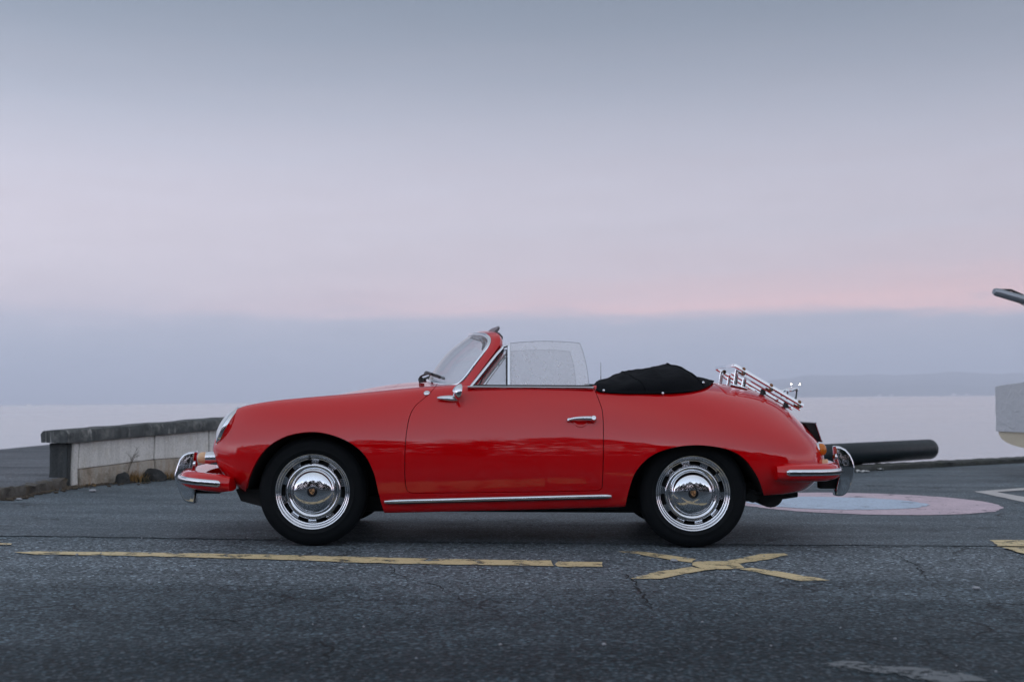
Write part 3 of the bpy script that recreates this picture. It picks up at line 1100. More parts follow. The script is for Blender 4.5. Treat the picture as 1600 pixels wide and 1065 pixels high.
o = px_tube([(795.2,539),(795.2,560),(795.2,585),(795.2,606)], .0105, 'window_post', M_CHROME, door_n, 0, flat=(.8, 1)); mirror_obj(o, door_f)
o = px_tube([(749,601),(753,592),(766,575),(780,557),(787,547.5),(791.2,546),(791.2,575),(791.2,603.5),(770,604),(752,603.5)], .0035, 'vent_seal', M_BLACK, door_n, -.004, closed=True); mirror_obj(o, door_f)
o = px_tube([(750,602.6),(756,603.5),(770,603.6),(785,603.4)], .005, 'vent_sill', M_CHROME, door_n, -.006); mirror_obj(o, door_f)
o = px_tube([(773,556),(775.5,558),(776,562)], .0045, 'vent_catch', M_BLACK, door_n, .008); mirror_obj(o, door_f)

# ------------------------------------------------------------------ windscreen
LOOP = [(-.468,0,.922),(-.455,-.20,.918),(-.405,-.40,.906),(-.325,-.53,.893),(-.262,-.588,.893),(-.222,-.604,.925),
        (-.168,-.598,1.000),(-.118,-.580,1.070),(-.086,-.556,1.122),(-.085,-.520,1.155),(-.110,-.455,1.178),(-.150,-.33,1.189),(-.19,-.18,1.196),(-.213,0,1.199)]
half = spline(LOOP, 6)
loop = half + [Vector((p.x, -p.y, p.z)) for p in half[-2:0:-1]]
wf = MB()
# painted frame: a band round posts and header, behind the bright trim
OUT = [(-.255,-.645,.868),(-.196,-.662,.880),(-.150,-.650,.940),(-.092,-.632,1.020),(-.045,-.612,1.085),(-.022,-.588,1.125),(-.024,-.540,1.168),(-.045,-.455,1.196),(-.085,-.33,1.211),(-.128,-.18,1.219),(-.150,0,1.222)]
INN = [LOOP[i] for i in (3, 4, 5, 6, 7, 8, 9, 10, 11, 12, 13)]
INN[0] = (-.325,-.56,.878)
ou, inn = spline(OUT, 5), spline(INN, 5)
def ring4(a, b):
    dpt = (b - a)
    w_ = Vector((.022, .028 * (-1 if False else 1), -.012))
    m_ = a.lerp(b, .5)
    out_n = Vector((-.2, -.6, .35)).normalized()
    back = Vector((.012, .030, -.010))
    return [a, a.lerp(b, .35) + out_n * .006, a.lerp(b, .75) + out_n * .006, b, b + back, a + back * 1.1]
rings = [ring4(a, b) for a, b in zip(inn, ou)]
mirr = [[Vector((p.x, -p.y, p.z)) for p in r] for r in rings[::-1]]
for r in rings[-1:]:
    for p in r: pass
hw = rings + mirr[1:]
wf.loft(hw)
wfo = wf.build('windscreen_frame', M_RED, car, auto=55)
mb = MB(); mb.tube(loop, .0125, 10, closed=True)
mb.build('windscreen_trim', M_CHROME, wfo, fix=False)
mb = MB()
mb.tube([p * 1 + Vector((.010, 0, .0)) + (Vector((-.28, 0, 1.04)) - p).normalized() * .010 for p in loop], .008, 8, closed=True)
mb.build('windscreen_seal', M_BLACK, wfo, fix=False)
# glass, bowed forward
bot = [Vector(p) for p in LOOP[:6]]
top = [Vector(p) for p in LOOP[:7:-1]]
bs, ts = spline(bot, 6), spline(top, 6)
def resample(c, n):
    L = [0]
    for a, b in zip(c, c[1:]): L.append(L[-1] + (b - a).length)
    out = []
    for k in range(n):
        s_ = L[-1] * k / (n - 1); i = 0
        while i < len(L) - 2 and L[i + 1] < s_: i += 1
        out.append(c[i].lerp(c[i + 1], (s_ - L[i]) / max(L[i + 1] - L[i], 1e-9)))
    return out
bs, ts = resample(bs, 20), resample(ts, 20)
bs = bs[::-1][:-1] + [Vector((p.x, -p.y, p.z)) for p in bs]
ts = ts[::-1][:-1] + [Vector((p.x, -p.y, p.z)) for p in ts]
rows = []
side = [Vector(p) for p in LOOP[5:10]]
for k in range(9):
    t_ = k / 8
    rows.append([a.lerp(b, t_) + Vector((-.022, 0, .016)) * math.sin(math.pi * t_) * (1 - abs(a.y / .62) ** 2) + Vector((0, .022 * a.y / .6, 0)) * math.sin(math.pi * t_) for a, b in zip(bs, ts)])
mb = MB(); mb.loft(rows, closed=False, caps=False)
mb.build('windscreen_glass', M_GLASS, wfo, auto=None, fix=False)
# top latch channel, sun visors, mirror
M_VISOR = mat('grey_visor_cloth', (.35, .34, .37), .7)
M_VISORD = mat('dark_visor_cloth', (.06, .065, .07), .7)
for s_, (pts, mt_) in ((-1, ([(771,520),(778,512.5),(780,511),(781,512),(776.5,519.5),(772,527)], M_VISOR)),):
    extrude_px([(760,521.5),(768,515),(778,511.5),(781,511.5),(777,517),(770,524),(766,526)], -.20, .13, 'sun_visor', M_VISOR, car, .004, 2)
    extrude_px([(760,521.5),(768,515),(778,511.5),(781,511.5),(777,517),(770,524),(766,526)], .26, .13, 'sun_visor', M_VISOR, car, .004, 2)
extrude_px([(771,521),(776,518),(781,521),(786,526.5),(785,530),(780,533),(774,529)], -.40, .05, 'roof_latch', M_VISORD, car, .004, 2)
extrude_px([(771,521),(776,518),(781,521),(786,526.5),(785,530),(780,533),(774,529)], .40, .05, 'roof_latch', M_VISORD, car, .004, 2)
mb = MB()
mb.box((-.125, 0, 1.135), (.018, .20, .055), Matrix.Rotation(.25, 3, 'Y'), bev=.006)
mb.tube([(-.125, 0, 1.14), (-.150, 0, 1.185)], .006, 8)
mb.build('rear_view_mirror', M_DARKCH, car)
# wipers
for yy, sw in ((-.30, 1), (.16, 1)):
    mb = MB()
    b0 = Vector((-.485, yy - .02, .918))
    arm = [b0, b0 + Vector((-.005, -.01, .022)), b0 + Vector((.045, -.10, .038)), b0 + Vector((.075, -.20, .036))]
    mb.tube(spline(arm, 4), .0055, 8)
    mb.lathe([(.016, -.01), (.016, .012), (.010, .02), (.0005, .022)], frame_to((-.3, 0, 1), b0), 16, close_ends=False)
    w_ = mb.build('wiper', M_BLACK, car)
    mb = MB()
    bl = [b0 + Vector((.015, .06, .040)), b0 + Vector((.035, -.06, .046)), b0 + Vector((.085, -.20, .030)), b0 + Vector((.125, -.26, .016))]
    mb.tube(spline(bl, 4), .0065, 8, flat=(1.4, .8))
    mb.build('wiper_blade', M_BLACK, w_)
# cowl washer jet and the second wiper foot
extrude_px([(654,592),(668,589),(675,586),(678,590),(672,597),(668,601),(662,600)], -.05, .035, 'wiper_housing', M_BLKENAMEL, car, .004, 2)
p, n = on_body(667, 614.5)
mb = MB(); mb.lathe([(.017, -.006), (.017, .006), (.013, .010), (.0005, .012)], frame_to(n, p), 20, close_ends=False)
mb.build('washer_jet', M_CHROME, car)

# wing mirror on the near door
p, n = on_body(701, 623.5)
mb = MB()
fo = []
for t_, rr in ((-.062, .003), (-.05, .009), (-.03, .014), (0, .018), (.03, .019), (.05, .016), (.06, .008)):
    fo.append((p + n * .010 + Vector((t_, 0, -.003 * t_ / .06)), rr))
mb.tube([a for a, _ in fo], [b for _, b in fo], 12, flat=(.75, 1), up=n)
q = p + n * .014 + Vector((.03, 0, .0))
hc = P(716, 612.5, p.y - .035)
mb.tube([q, q.lerp(hc, .6) + Vector((-.006, 0, 0)), hc], [.013, .010, .012], 10)
mirror = mb.build('wing_mirror', M_CHROME, car, auto=60)
mb = MB()
m = frame_to((-1, -.22, .18), hc + Vector((.010, 0, .0)))
mb.lathe([(.0005, -.002), (.043, -.002), (.0455, .002), (.0445, .010), (.038, .022), (.024, .034), (.010, .041), (.0005, .043)], m, 32, close_ends=False)
mb.build('mirror_shell', M_CHROME, mirror, fix=False)

# ------------------------------------------------------------------ folded-roof cover
TOPL = [(929,607.5),(936,602),(945,594.5),(957,590.5),(966,586.5),(971,583),(990,579),(1012,574.5),(1034,571),(1047,568.5),(1057,569.5),(1068,575.5),(1080,582),(1094,586.5),(1107,589.5),(1116,594)]
tl = [P(a, b, -.40) for a, b in sm(TOPL, 3)]
HEM = [(931,610.5),(939,613.3),(960,615),(990,615.8),(1030,615.6),(1066,614),(1085,611.8),(1097,608.8),(1106,604.5),(1112,599.8),(1115.5,596.5)]
hem_pts = []
for a_, b_ in sm(HEM, 5):
    p_, n_ = on_body(a_, b_)
    hem_pts.append(p_ + n_ * .005)
def topz(x):
    for a, b in zip(tl, tl[1:]):
        if a.x <= x <= b.x: return a.z + (b.z - a.z) * (x - a.x) / max(b.x - a.x, 1e-6)
    return tl[0].z if x < tl[0].x else tl[-1].z
hem_pts = resample(hem_pts, 50)
rows = []
for i, h in enumerate(hem_pts):
    s_ = i / 49
    row = []
    W, zb = abs(h.y), h.z
    # the cloth's crown runs a little ahead of / behind the hem so both ends close
    xt = tl[0].x + .004 + (tl[-1].x + .03 - tl[0].x) * s_
    tz = topz(xt)
    for k in range(49):
        a = math.pi * k / 48
        y = -W * math.cos(a)
        prof = math.sin(a) ** .58 if 0 < k < 48 else 0
        x = h.x + (xt - h.x) * math.sin(a) ** .8 if 0 < k < 48 else h.x
        nz = mnoise.noise(Vector((x * 7, y * 5, 1.3))) * .012 + mnoise.noise(Vector((x * 18, y * 6, 4.1))) * .007
        fold = .010 * math.sin(x * 30 + 5 * math.sin(y * 4)) * (abs(math.cos(a)) ** .7) + .010 * (1 - abs(math.sin(x * 13 + y * 3.5))) ** 3
        z = zb + max(0.0, tz - zb) * prof + (nz + fold) * min(1, prof * 1.2)
        yy = y - nz * .6 * (1 if y < 0 else -1)
        if 0 < k < 48 and (abs(yy) > .52 or x > .72): z = max(z, deck(x, yy) + .007)
        row.append(Vector((x, yy, z)))
    rows.append(row)
front = [Vector((v_.x - .01, v_.y * .985, min(v_.z, .835))) for v_ in rows[0]]
mb = MB(); mb.loft([front] + rows, closed=False, caps=False)
k = len(mb.v)
cov = mb.build('roof_cover', M_CLOTH, car, auto=None)
hem = [r[0] + Vector((0, -.004, .004)) for r in rows[:]]
mb = MB(); mb.tube(hem, .006, 8)
o = mb.build('hem', M_CLOTH, cov); mirror_obj(o, cov)
for i in (13, 31):
    mb = MB(); mb.tube([v_ + Vector((0, 0, .002)) for v_ in rows[i]], .0045, 6)
    mb.build('seam', M_CLOTH, cov)
for px, py in ((942, 611), (1036, 611), (1099, 600.5)):
    # stud on the cover: nearest point of the cloth
    best = min((v for r in rows[:] for v in r if v.y < 0), key=lambda v: (to_px([v])[0][0] - px) ** 2 + (to_px([v])[0][1] - py) ** 2)
    mb = MB()
    mb.lathe([(.0085, -.004), (.0085, .004), (.006, .009), (.0005, .0105)], frame_to((0, -1, .35), best + Vector((0, -.004, 0))), 16, close_ends=False)
    mb.build('press_stud', M_CHROME, cov)

# aerial on the far wing
pz = deck(.63, -.60)
mb = MB()
mb.tube([(.635, .60, pz - .01), (.635, .60, .98), (.635, .60, 1.06)], [.004, .0022, .0015], 6)
mb.lathe([(.014, -.004), (.012, .012), (.006, .03), (.0005, .032)], frame_to((0, 0, 1), (.635, .60, pz)), 16, close_ends=False)
mb.build('aerial', M_DARKCH, car)

# ------------------------------------------------------------------ luggage rack
ra, rbk = P(1152, 573, -.33), P(1252, 632, -.33)
def rp(t_, y, dz=0.0):
    p = ra.lerp(rbk, t_)
    return Vector((p.x, y, p.z + dz))
mb = MB()
# outer hoop: near rail, rounded front cross tube, far rail
def drop(t_): return Vector((0, 0, 0))
fr = [rp(1.03, -.33), rp(.7, -.33), rp(.3, -.33), rp(.0, -.33), rp(-.035, -.31, .002), rp(-.06, -.27, -.006), rp(-.09, -.15, -.012), rp(-.10, 0, -.014)]
sp = spline(fr, 5)
full = sp + [Vector((p.x, -p.y, p.z)) for p in sp[-2::-1]]
mb.tube(full, .0120, 4, phase=.5, up=(0, .45, 1), flat=(1, .9))
rack = mb.build('luggage_rack', M_RACK, car)
for yy in (-.30, -.10, .10, .30):
    mb = MB()
    mb.tube([rp(.02, yy, -.027), rp(.5, yy, -.027), rp(1.0, yy, -.027)], .0095, 4, phase=.5, up=(0, .45, 1))
    mb.build('rail', M_RACK, rack)
for t_ in (.10, .53, .97):
    mb = MB()
    mb.tube([rp(t_, -.345, -.013), rp(t_, 0, -.013), rp(t_, .345, -.013)], .0075, 8)
    mb.build('crossbar', M_RACK, rack)
    for yy in (-.33, .33):
        mb = MB()
        sl = (rbk - ra).normalized()
        for dz in (-.012, .012):
            m = frame_to(Vector((0, -1 if yy < 0 else 1, 0)), rp(t_, yy + (.018 if yy < 0 else -.018), dz - .004))
            mb.lathe([(.010, -.004), (.0125, .004), (.0125, .018), (.010, .026), (.0005, .028)], m, 16, close_ends=False)
        mb.build('wooden_spacer', M_WOOD, rack)
for yy in (-.26, .26):
    for t_, wd in ((.03, .030), (.16, .030)):
        mb = MB()
        a = rp(t_, yy, -.01); zz = deck(a.x - .012, yy)
        mb.tube([a, Vector((a.x - .006, yy, (a.z + zz) / 2)), Vector((a.x - .014, yy, zz + .006))], [.011, .012, .014], 10, flat=(1, .35), up=(1, 0, 0))
        mb.box((a.x - .014, yy, zz + .006), (.05, .045, .012), Matrix.Rotation(.28, 3, 'Y'), bev=.004)
        mb.build('strut', M_RACK, rack)
    for t_ in (.44, .80):
        mb = MB()
        a = rp(t_, yy, -.03); zz = deck(a.x, yy)
        mb.tube([a, Vector((a.x, yy, zz + .002))], [.012, .020], 12)
        mb.build('rubber_foot', M_BLACK, rack)
mb = MB()
hk = [rp(.80, -.12, .0), rp(.86, -.12, .055), rp(.98, -.12, .080), rp(1.06, -.12, .110), rp(1.09, -.12, .105)]
hk2 = [rp(1.06, -.12, .108), rp(1.06, 0, .108), rp(1.06, .12, .108)]
mb.tube(spline(hk, 4), .0075, 8); mb.tube([Vector((p.x, -p.y, p.z)) for p in spline(hk, 4)], .0075, 8); mb.tube(hk2, .0075, 8)
mb.tube([rp(1.06, -.12, .105), rp(1.045, -.12, .05), rp(1.0, -.12, .0)], .007, 8)
mb.tube([rp(1.06, .12, .105), rp(1.045, .12, .05), rp(1.0, .12, .0)], .007, 8)
mb.build('stop_hoop', M_CHROME, rack)

# ------------------------------------------------------------------ cabin
mb = MB()
bx = [(-.42, -.64), (.70, -.66), (.70, .66), (-.42, .64)]
mb.add([(a, b, .84) for a, b in bx] + [(a, b * .95, .30) for a, b in bx], [(0, 1, 5, 4), (1, 2, 6, 5), (2, 3, 7, 6), (3, 0, 4, 7), (4, 5, 6, 7)])
mb.build('cabin_lining', M_LEATHER, car, smooth=False, fix=False)
for s_ in (-1, 1):
    mb = MB()
    mb.box((.22, s_ * .34, .43), (.50, .46, .16), bev=.05)
    mb.box((.50, s_ * .34, .63), (.12, .46, .40), Matrix.Rotation(.22, 3, 'Y'), bev=.045)
    mb.build('seat', M_LEATHER, car)
mb = MB()
mb.loft([[(-.40, y, .60), (-.30, y, .60), (-.24, y, .70), (-.24, y, .80), (-.30, y, .86), (-.40, y, .865)] for y in (-.62, -.3, 0, .3, .62)])
mb.build('dashboard', M_RED, car)
mb = MB()
m = frame_to((.85, 0, .5), (-.06, -.34, .74))
ring_ = [m @ Vector((.195 * math.cos(2 * math.pi * i / 40), .195 * math.sin(2 * math.pi * i / 40), 0)) for i in range(40)]
ring_ = [Vector((p.x, p.y, p.z - .06)) for p in ring_]
mb.tube(ring_, .011, 8, closed=True)
for k in range(3):
    mb.tube([ring_[(k * 13 + 2) % 40], sum(ring_, Vector()) / 40], .007, 6)
mb.tube([sum(ring_, Vector()) / 40, (-.3, -.34, .56)], .018, 10)
mb.build('steering_wheel', M_BLACK, car, fix=False)

# ------------------------------------------------------------------ surfaces of the place
def asphalt(name, lo, hi, speck, agg, rough, bumps, falloff_wear=False):
    m = mat(name, lo, rough)
    t = NT(m)
    t.b.inputs['Specular IOR Level'].default_value = .22
    v = t.pos()
    big = t.noise(v, .55, 5, .6, .4)
    streak = t.noise(t.pos((.35, 1.6, 1)), 1.4, 5, .62, .3)
    fine = t.noise(v, 95, 3, .7)
    st = t.voro(v, agg, 'F1', 'Color')
    sep = t.n('ShaderNodeSeparateColor'); t.link(st, sep.inputs[0])
    stones = t.ramp(sep.outputs[0], [(.0, .18), (.45, .7), (.85, 1.4), (.97, 2.4), (1.0, 4.0)])
    c = t.mix(t.ramp(big, [(.3, 0), (.7, 1)]), lo, hi)
    c = t.mix(t.math('MULTIPLY', t.ramp(streak, [(.48, 0), (.72, 1)]), .55), c, tuple(x * 1.75 for x in hi))
    c = t.mix(t.math('MULTIPLY', t.ramp(streak, [(.28, 1), (.46, 0)]), .8), c, tuple(x * .5 for x in lo))
    if falloff_wear:      # lens falloff painted into the colour, with wear: dark towards camera, paler band beyond
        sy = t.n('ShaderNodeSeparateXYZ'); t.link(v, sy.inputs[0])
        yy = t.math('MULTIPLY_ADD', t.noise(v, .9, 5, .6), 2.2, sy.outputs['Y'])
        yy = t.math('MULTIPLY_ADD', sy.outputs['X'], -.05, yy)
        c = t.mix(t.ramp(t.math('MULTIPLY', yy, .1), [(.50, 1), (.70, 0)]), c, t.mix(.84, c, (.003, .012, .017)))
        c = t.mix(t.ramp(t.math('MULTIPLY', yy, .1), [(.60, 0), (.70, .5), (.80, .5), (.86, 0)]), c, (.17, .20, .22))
    c = t.mix(speck, c, stones, 'MULTIPLY')
    c = t.mix(t.math('MULTIPLY', t.ramp(sep.outputs[1], [(.84, 0), (.93, 1)]), speck * .55), c, (.15, .18, .205))
    c = t.mix(t.math('MULTIPLY', t.ramp(sep.outputs[2], [(.78, 0), (.90, 1)]), speck * .75), c, (.006, .010, .013))
    # old oil spots
    oil = t.math('MULTIPLY', t.ramp(t.noise(v, 1.9, 3, .5, .8), [(.64, 0), (.72, 1)]), .55)
    c = t.mix(oil, c, tuple(x * .3 for x in lo))
    # pale chips of stone worn bare
    chips = t.ramp(t.voro(v, 26), [(.0, 1), (.06, 1), (.09, 0)])
    chips = t.math('MULTIPLY', chips, t.ramp(t.noise(v, 5, 2), [(.52, 0), (.62, 1)]))
    c = t.mix(t.math('MULTIPLY', chips, .75), c, (.30, .31, .33))
    # crazed cracks in patches
    wob = t.n('ShaderNodeVectorMath', operation='ADD')
    nn = t.n('ShaderNodeTexNoise'); t.link(v, nn.inputs['Vector']); nn.inputs['Scale'].default_value = 2.6; nn.inputs['Detail'].default_value = 6
    sc3 = t.n('ShaderNodeVectorMath', operation='SCALE'); t.link(nn.outputs['Color'], sc3.inputs[0]); sc3.inputs['Scale'].default_value = .55
    t.link(v, wob.inputs[0]); t.link(sc3.outputs[0], wob.inputs[1])
    cr = t.voro(wob.outputs[0], 1.15, 'DISTANCE_TO_EDGE')
    crm = t.math('MULTIPLY', t.ramp(cr, [(0, 1), (.006, .9), (.011, 0)]), t.ramp(t.noise(v, .8, 3), [(.50, 0), (.60, 1)]))
    c = t.mix(t.math('MULTIPLY', crm, .85), c, (.008, .009, .010))
    t.base(c)
    h = t.math('ADD', t.math('MULTIPLY', t.voro(v, agg * .8), .8), t.math('MULTIPLY', fine, .5))
    h = t.math('SUBTRACT', h, t.math('MULTIPLY', crm, 2.0))
    h = t.math('ADD', h, t.math('MULTIPLY', t.noise(v, 6, 4), 1.2))
    t.bump(h, bumps, .008)
    t.rough(t.math('MULTIPLY_ADD', t.noise(v, 3, 4), .25, rough - .12))
    return m
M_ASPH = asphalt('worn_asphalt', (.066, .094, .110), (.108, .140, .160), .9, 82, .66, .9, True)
M_ASPH2 = asphalt('smooth_asphalt', (.078, .102, .118), (.104, .130, .146), .7, 110, .62, .4)
M_PAVE = asphalt('pale_pavement', (.085, .095, .108), (.115, .125, .137), .5, 90, .7, .3)

def paint(name, col, wear, scale=9, col2=None):
    m = mat(name, col, .7)
    t = NT(m)
    v = t.pos()
    n1 = t.noise(v, scale, 6, .68)
    n2 = t.noise(v, scale * 7, 4, .7)
    c = t.mix(t.noise(v, 3, 4), col, col2 or tuple(x * .72 for x in col))
    c = t.mix(t.math('MULTIPLY', t.ramp(n2, [(.45, 0), (.75, 1)]), .4), c, (.05, .055, .06))
    t.base(c)
    k = t.math('MULTIPLY_ADD', n2, .35, t.math('MULTIPLY', n1, .75))
    a = t.ramp(k, [(max(0, wear - .05), 0), (wear + .03, 1)])
    tr = t.n('ShaderNodeBsdfTransparent'); mx = t.n('ShaderNodeMixShader')
    t.link(a, mx.inputs[0]); t.link(tr.outputs[0], mx.inputs[1]); t.link(t.b.outputs[0], mx.inputs[2])
    t.link(mx.outputs[0], t.out.inputs['Surface'])
    t.bump(t.noise(v, 90, 3), .4, .004)
    return m
M_YEL = paint('yellow_road_paint', (.74, .60, .33), .50)
M_WHT = paint('white_road_paint', (.58, .56, .54), .36)
M_WHTW = paint('scuffed_white_paint', (.16, .18, .19), .55, 6)
M_PINK = paint('faded_pink_paint', (.68, .54, .59), .45, 5, (.46, .37, .42))
M_BLUE = paint('faded_blue_paint', (.52, .63, .75), .44, 5, (.38, .46, .57))

def concrete(name, a, b, stain, moss, scale=3.0):
    m = mat(name, a, .9)
    t = NT(m)
    v = t.pos()
    c = t.mix(t.noise(v, scale, 6, .62), a, b)
    vs_ = t.noise(t.pos((6, 6, .6)), 2.2, 5, .6)
    c = t.mix(t.math('MULTIPLY', t.ramp(vs_, [(.45, 0), (.72, 1)]), .7), c, stain)
    c = t.mix(t.math('MULTIPLY', t.ramp(t.noise(v, 7, 6, .7), [(.5, 0), (.68, 1)]), .8), c, moss)
    c = t.mix(.5, c, t.ramp(t.noise(v, 60, 3, .7), [(.3, .6), (.7, 1.3)]), 'MULTIPLY')
    t.base(c)
    t.bump(t.math('ADD', t.noise(v, 25, 6, .7), t.noise(v, 5, 4)), .6, .02)
    return m
M_CONC = concrete('rendered_wall', (.80, .78, .73), (.70, .69, .66), (.52, .51, .47), (.62, .59, .52))
M_PLINTH = concrete('dirty_plinth', (.50, .46, .40), (.38, .35, .30), (.32, .22, .13), (.20, .17, .12))
M_COPE = concrete('weathered_coping', (.055, .062, .063), (.10, .108, .108), (.022, .026, .028), (.19, .195, .185), 6)
t = NT(M_COPE)      # pale lime runs down the coping's face
_c = t.b.inputs['Base Color'].links[0].from_socket
_r = t.math('MULTIPLY', t.ramp(t.noise(t.pos((9, 9, .9)), 2.0, 3, .5), [(.60, 0), (.68, 1)]), t.ramp(t.noise(t.pos(), 9, 4), [(.42, 0), (.60, 1)]))
t.base(t.mix(t.math('MULTIPLY', _r, .8), _c, (.36, .36, .34)))
M_ENDW = concrete('dark_wall_end', (.035, .042, .044), (.06, .066, .066), (.02, .024, .026), (.09, .09, .085), 6)  # much darker tone for the wall's end and core
M_KERB = concrete('mossy_kerb', (.05, .056, .055), (.085, .088, .082), (.022, .027, .022), (.040, .048, .028), 6)
M_KERBL = concrete('broken_kerb', (.075, .072, .065), (.12, .11, .095), (.06, .045, .03), (.10, .075, .045), 10)
M_SOIL = concrete('soil', (.05, .038, .028), (.085, .062, .04), (.03, .025, .02), (.12, .10, .06), 12)
M_ROCK = concrete('dark_rock', (.022, .025, .026), (.04, .043, .042), (.015, .017, .018), (.06, .06, .055), 9)

# ------------------------------------------------------------------ ground, quay and lake
def subdiv_poly(pts, step, jit, rng):
    out = []
    n = len(pts)
    for i in range(n):
        a, b = Vector(pts[i]), Vector(pts[(i + 1) % n])
        k = max(1, int((b - a).length / step))
        for j in range(k):
            p = a.lerp(b, j / k)
            if jit:
                p = p + Vector((rng.gauss(0, jit), rng.gauss(0, jit), 0))
            out.append(p)
    return out
def sheet(name, pts, material, z, parent=None, step=0, jit=0, seed=1, kind=None):
    rng = random.Random(seed)
    p = [Vector((q[0], q[1], z)) for q in pts]
    if step:
        p = subdiv_poly(p, step, jit, rng)
    bm = bmesh.new()
    f = bm.faces.new([bm.verts.new(q) for q in p])
    if f.normal.z < 0:
        f.normal_flip()
    f.normal_update()
    if f.normal.z < 0: f.normal_flip()
    bmesh.ops.triangulate(bm, faces=bm.faces[:])
    me = bpy.data.meshes.new(name); bm.to_mesh(me); bm.free()
    o = bpy.data.objects.new(name, me); COL.objects.link(o)
    me.materials.append(material)
    if parent: o.parent = parent
    if kind: o['kind'] = kind
    return o

Q0, Q1 = Vector((4.0, 14.2, 0)), Vector((6.95, 16.55, 0))
qd = (Q1 - Q0).normalized()
def quay(s_): return Q0 + qd * s_
far = [quay(14), quay(0), Vector((1.5, 13.4, 0)), Vector((-2.6, 13.9, 0)), Vector((-3.4, 14.6, 0))]
ground_pts = [(-34, -40), (40, -40), (40, 24)] + [(p.x, p.y) for p in far] + [(-3.45, 12.3), (-4.02, 11.0), (-4.05, 9.4), (-4.6, 6.5), (-5.6, 3.0), (-8, -3), (-34, -6)]
# the quay body: one thick slab whose top is the tarmac
gm = MB()
n = len(ground_pts)
gm.add([(x, y, 0) for x, y in ground_pts] + [(x, y, -3.0) for x, y in ground_pts], [tuple(range(n))] + [(i, i + n, (i + 1) % n + n, (i + 1) % n) for i in range(n)])
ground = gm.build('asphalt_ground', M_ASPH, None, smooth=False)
tag(ground, 'worn dark asphalt lot under the car', kind='structure')
patch = sheet('smooth_asphalt', [G(1640, 853.5)[:2], G(1400, 852.5)[:2], G(1160, 851)[:2], G(800, 848)[:2], G(400, 843)[:2], G(-60, 836)[:2], (-4.5, 7.4), (-4.12, 9.2), (-4.06, 10.9), (-3.5, 12.2), (-3.0, 13.6), (-2.5, 13.8), (1.5, 13.3), quay(0)[:2], quay(4)[:2], quay(8)[:2], (12, 12)], M_ASPH2, .004, ground, .12, .010, 5)

# painted marks
Zm = .0042
def gp(l, z=Zm): return [G(a, b, z)[:2] for a, b in l]
mk = lambda nm, l, m_, seed, z=Zm, j=.006, st=.06: sheet(nm, gp(l, z), m_, z, ground, st, j, seed)
mk('yellow_line', [(18,862),(60,860.5),(200,862),(440,866),(570,869.5),(700,872.5),(861,875),(863,883),(700,881),(570,878.5),(440,873.5),(200,867.5),(60,865.5)], M_YEL, 1)
mk('yellow_line', [(868,876),(942,877),(942.5,884.5),(869,884)], M_YEL, 2)
mk('yellow_line', [(-40,847),(18,848.2),(20,850),(-40,850.5)], M_YEL, 9, .0075)
zc = lambda l: [(950 + .25 * a, 840 + .25 * b) for a, b in l]
mk('yellow_cross_arm', zc([(60,84),(200,84),(560,130),(524,152),(380,133),(190,98)]), M_YEL, 3)
mk('yellow_cross_arm', zc([(528,153),(560,146),(800,140),(845,184),(760,192),(600,198),(535,168)]), M_YEL, 4, Zm + .0008)
mk('yellow_cross_arm', zc([(752,138),(950,98),(1110,95),(1125,106),(1000,132),(812,158)]), M_YEL, 5)
mk('yellow_cross_arm', zc([(135,250),(320,210),(520,180),(615,197),(480,220),(320,254)]), M_YEL, 6)
mk('yellow_cross_arm', zc([(825,193),(900,184),(1150,222),(1395,262),(1200,267),(1040,236)]), M_YEL, 7)
mk('yellow_block', [(1547,843.5),(1575,843),(1640,842.5),(1640,853),(1560,852.5)], M_YEL, 8, .0075)
mk('yellow_block', [(1566,854),(1640,854.5),(1640,868),(1598,864.5)], M_YEL, 10, .0075)
mk('white_arrow', [(1523,767.3),(1600,761.5),(1680,756),(1680,759.5),(1600,765),(1556,768.2),(1600,775.5),(1680,790),(1680,798),(1600,784)], M_WHT, 11, .0078, .004, .1)
mk('scuffed_mark', [(1268,1038),(1310,1031),(1380,1038),(1430,1040),(1500,1052),(1540,1064),(1460,1066),(1400,1054),(1330,1047),(1280,1044)], M_WHTW, 12, Zm, .012, .05)
cx, cy, rr = 2.79, 9.72, 1.04
sheet('pink_roundel', [(cx + rr * math.cos(a), cy + rr * math.sin(a)) for a in [2 * math.pi * i / 90 for i in range(90)]], M_PINK, .0070, ground, .05, .008, 13)
sheet('blue_roundel', [(2.56 + .70 * math.cos(a), 9.66 + .60 * math.sin(a)) for a in [2 * math.pi * i / 80 for i in range(80)]], M_BLUE, .0095, ground, .05, .012, 14)
# open cracks
M_CRACK = mat('crack_shadow', (.006, .007, .008), 1.0)
def crack(pxs, w, seed):
    rng = random.Random(seed)
    pts = [Vector((*q, 0)) for q in gp(pxs, .0022)]
    line = []
    for a, b in zip(pts, pts[1:]):
        k = max(2, int((b - a).length / .035))
        for j in range(k):
            p = a.lerp(b, j / k) + Vector((rng.gauss(0, .010), rng.gauss(0, .012), 0))
            line.append(p)
    line.append(pts[-1])
    l, r = [], []
    for i, p in enumerate(line):
        t_ = (line[min(i + 1, len(line) - 1)] - line[max(i - 1, 0)]).normalized()
        nn = Vector((-t_.y, t_.x, 0))
        ww = w * (.25 + rng.random()) * math.sin(math.pi * (i + .3) / len(line)) ** .4
        l.append(p + nn * ww); r.append(p - nn * ww)
    v = [(q.x, q.y, .0022) for q in l + r]
    k = len(l)
    mesh_obj('crack', v, [(i, k + i, k + i + 1, i + 1) for i in range(k - 1)], M_CRACK, ground, False)
crack([(945,890),(978,897),(990,908),(1003,930),(1018,950)], .006, 1)
crack([(240,913),(300,910),(380,915),(520,912)], .004, 2)
crack([(600,880),(640,905),(690,915),(740,950)], .003, 3)
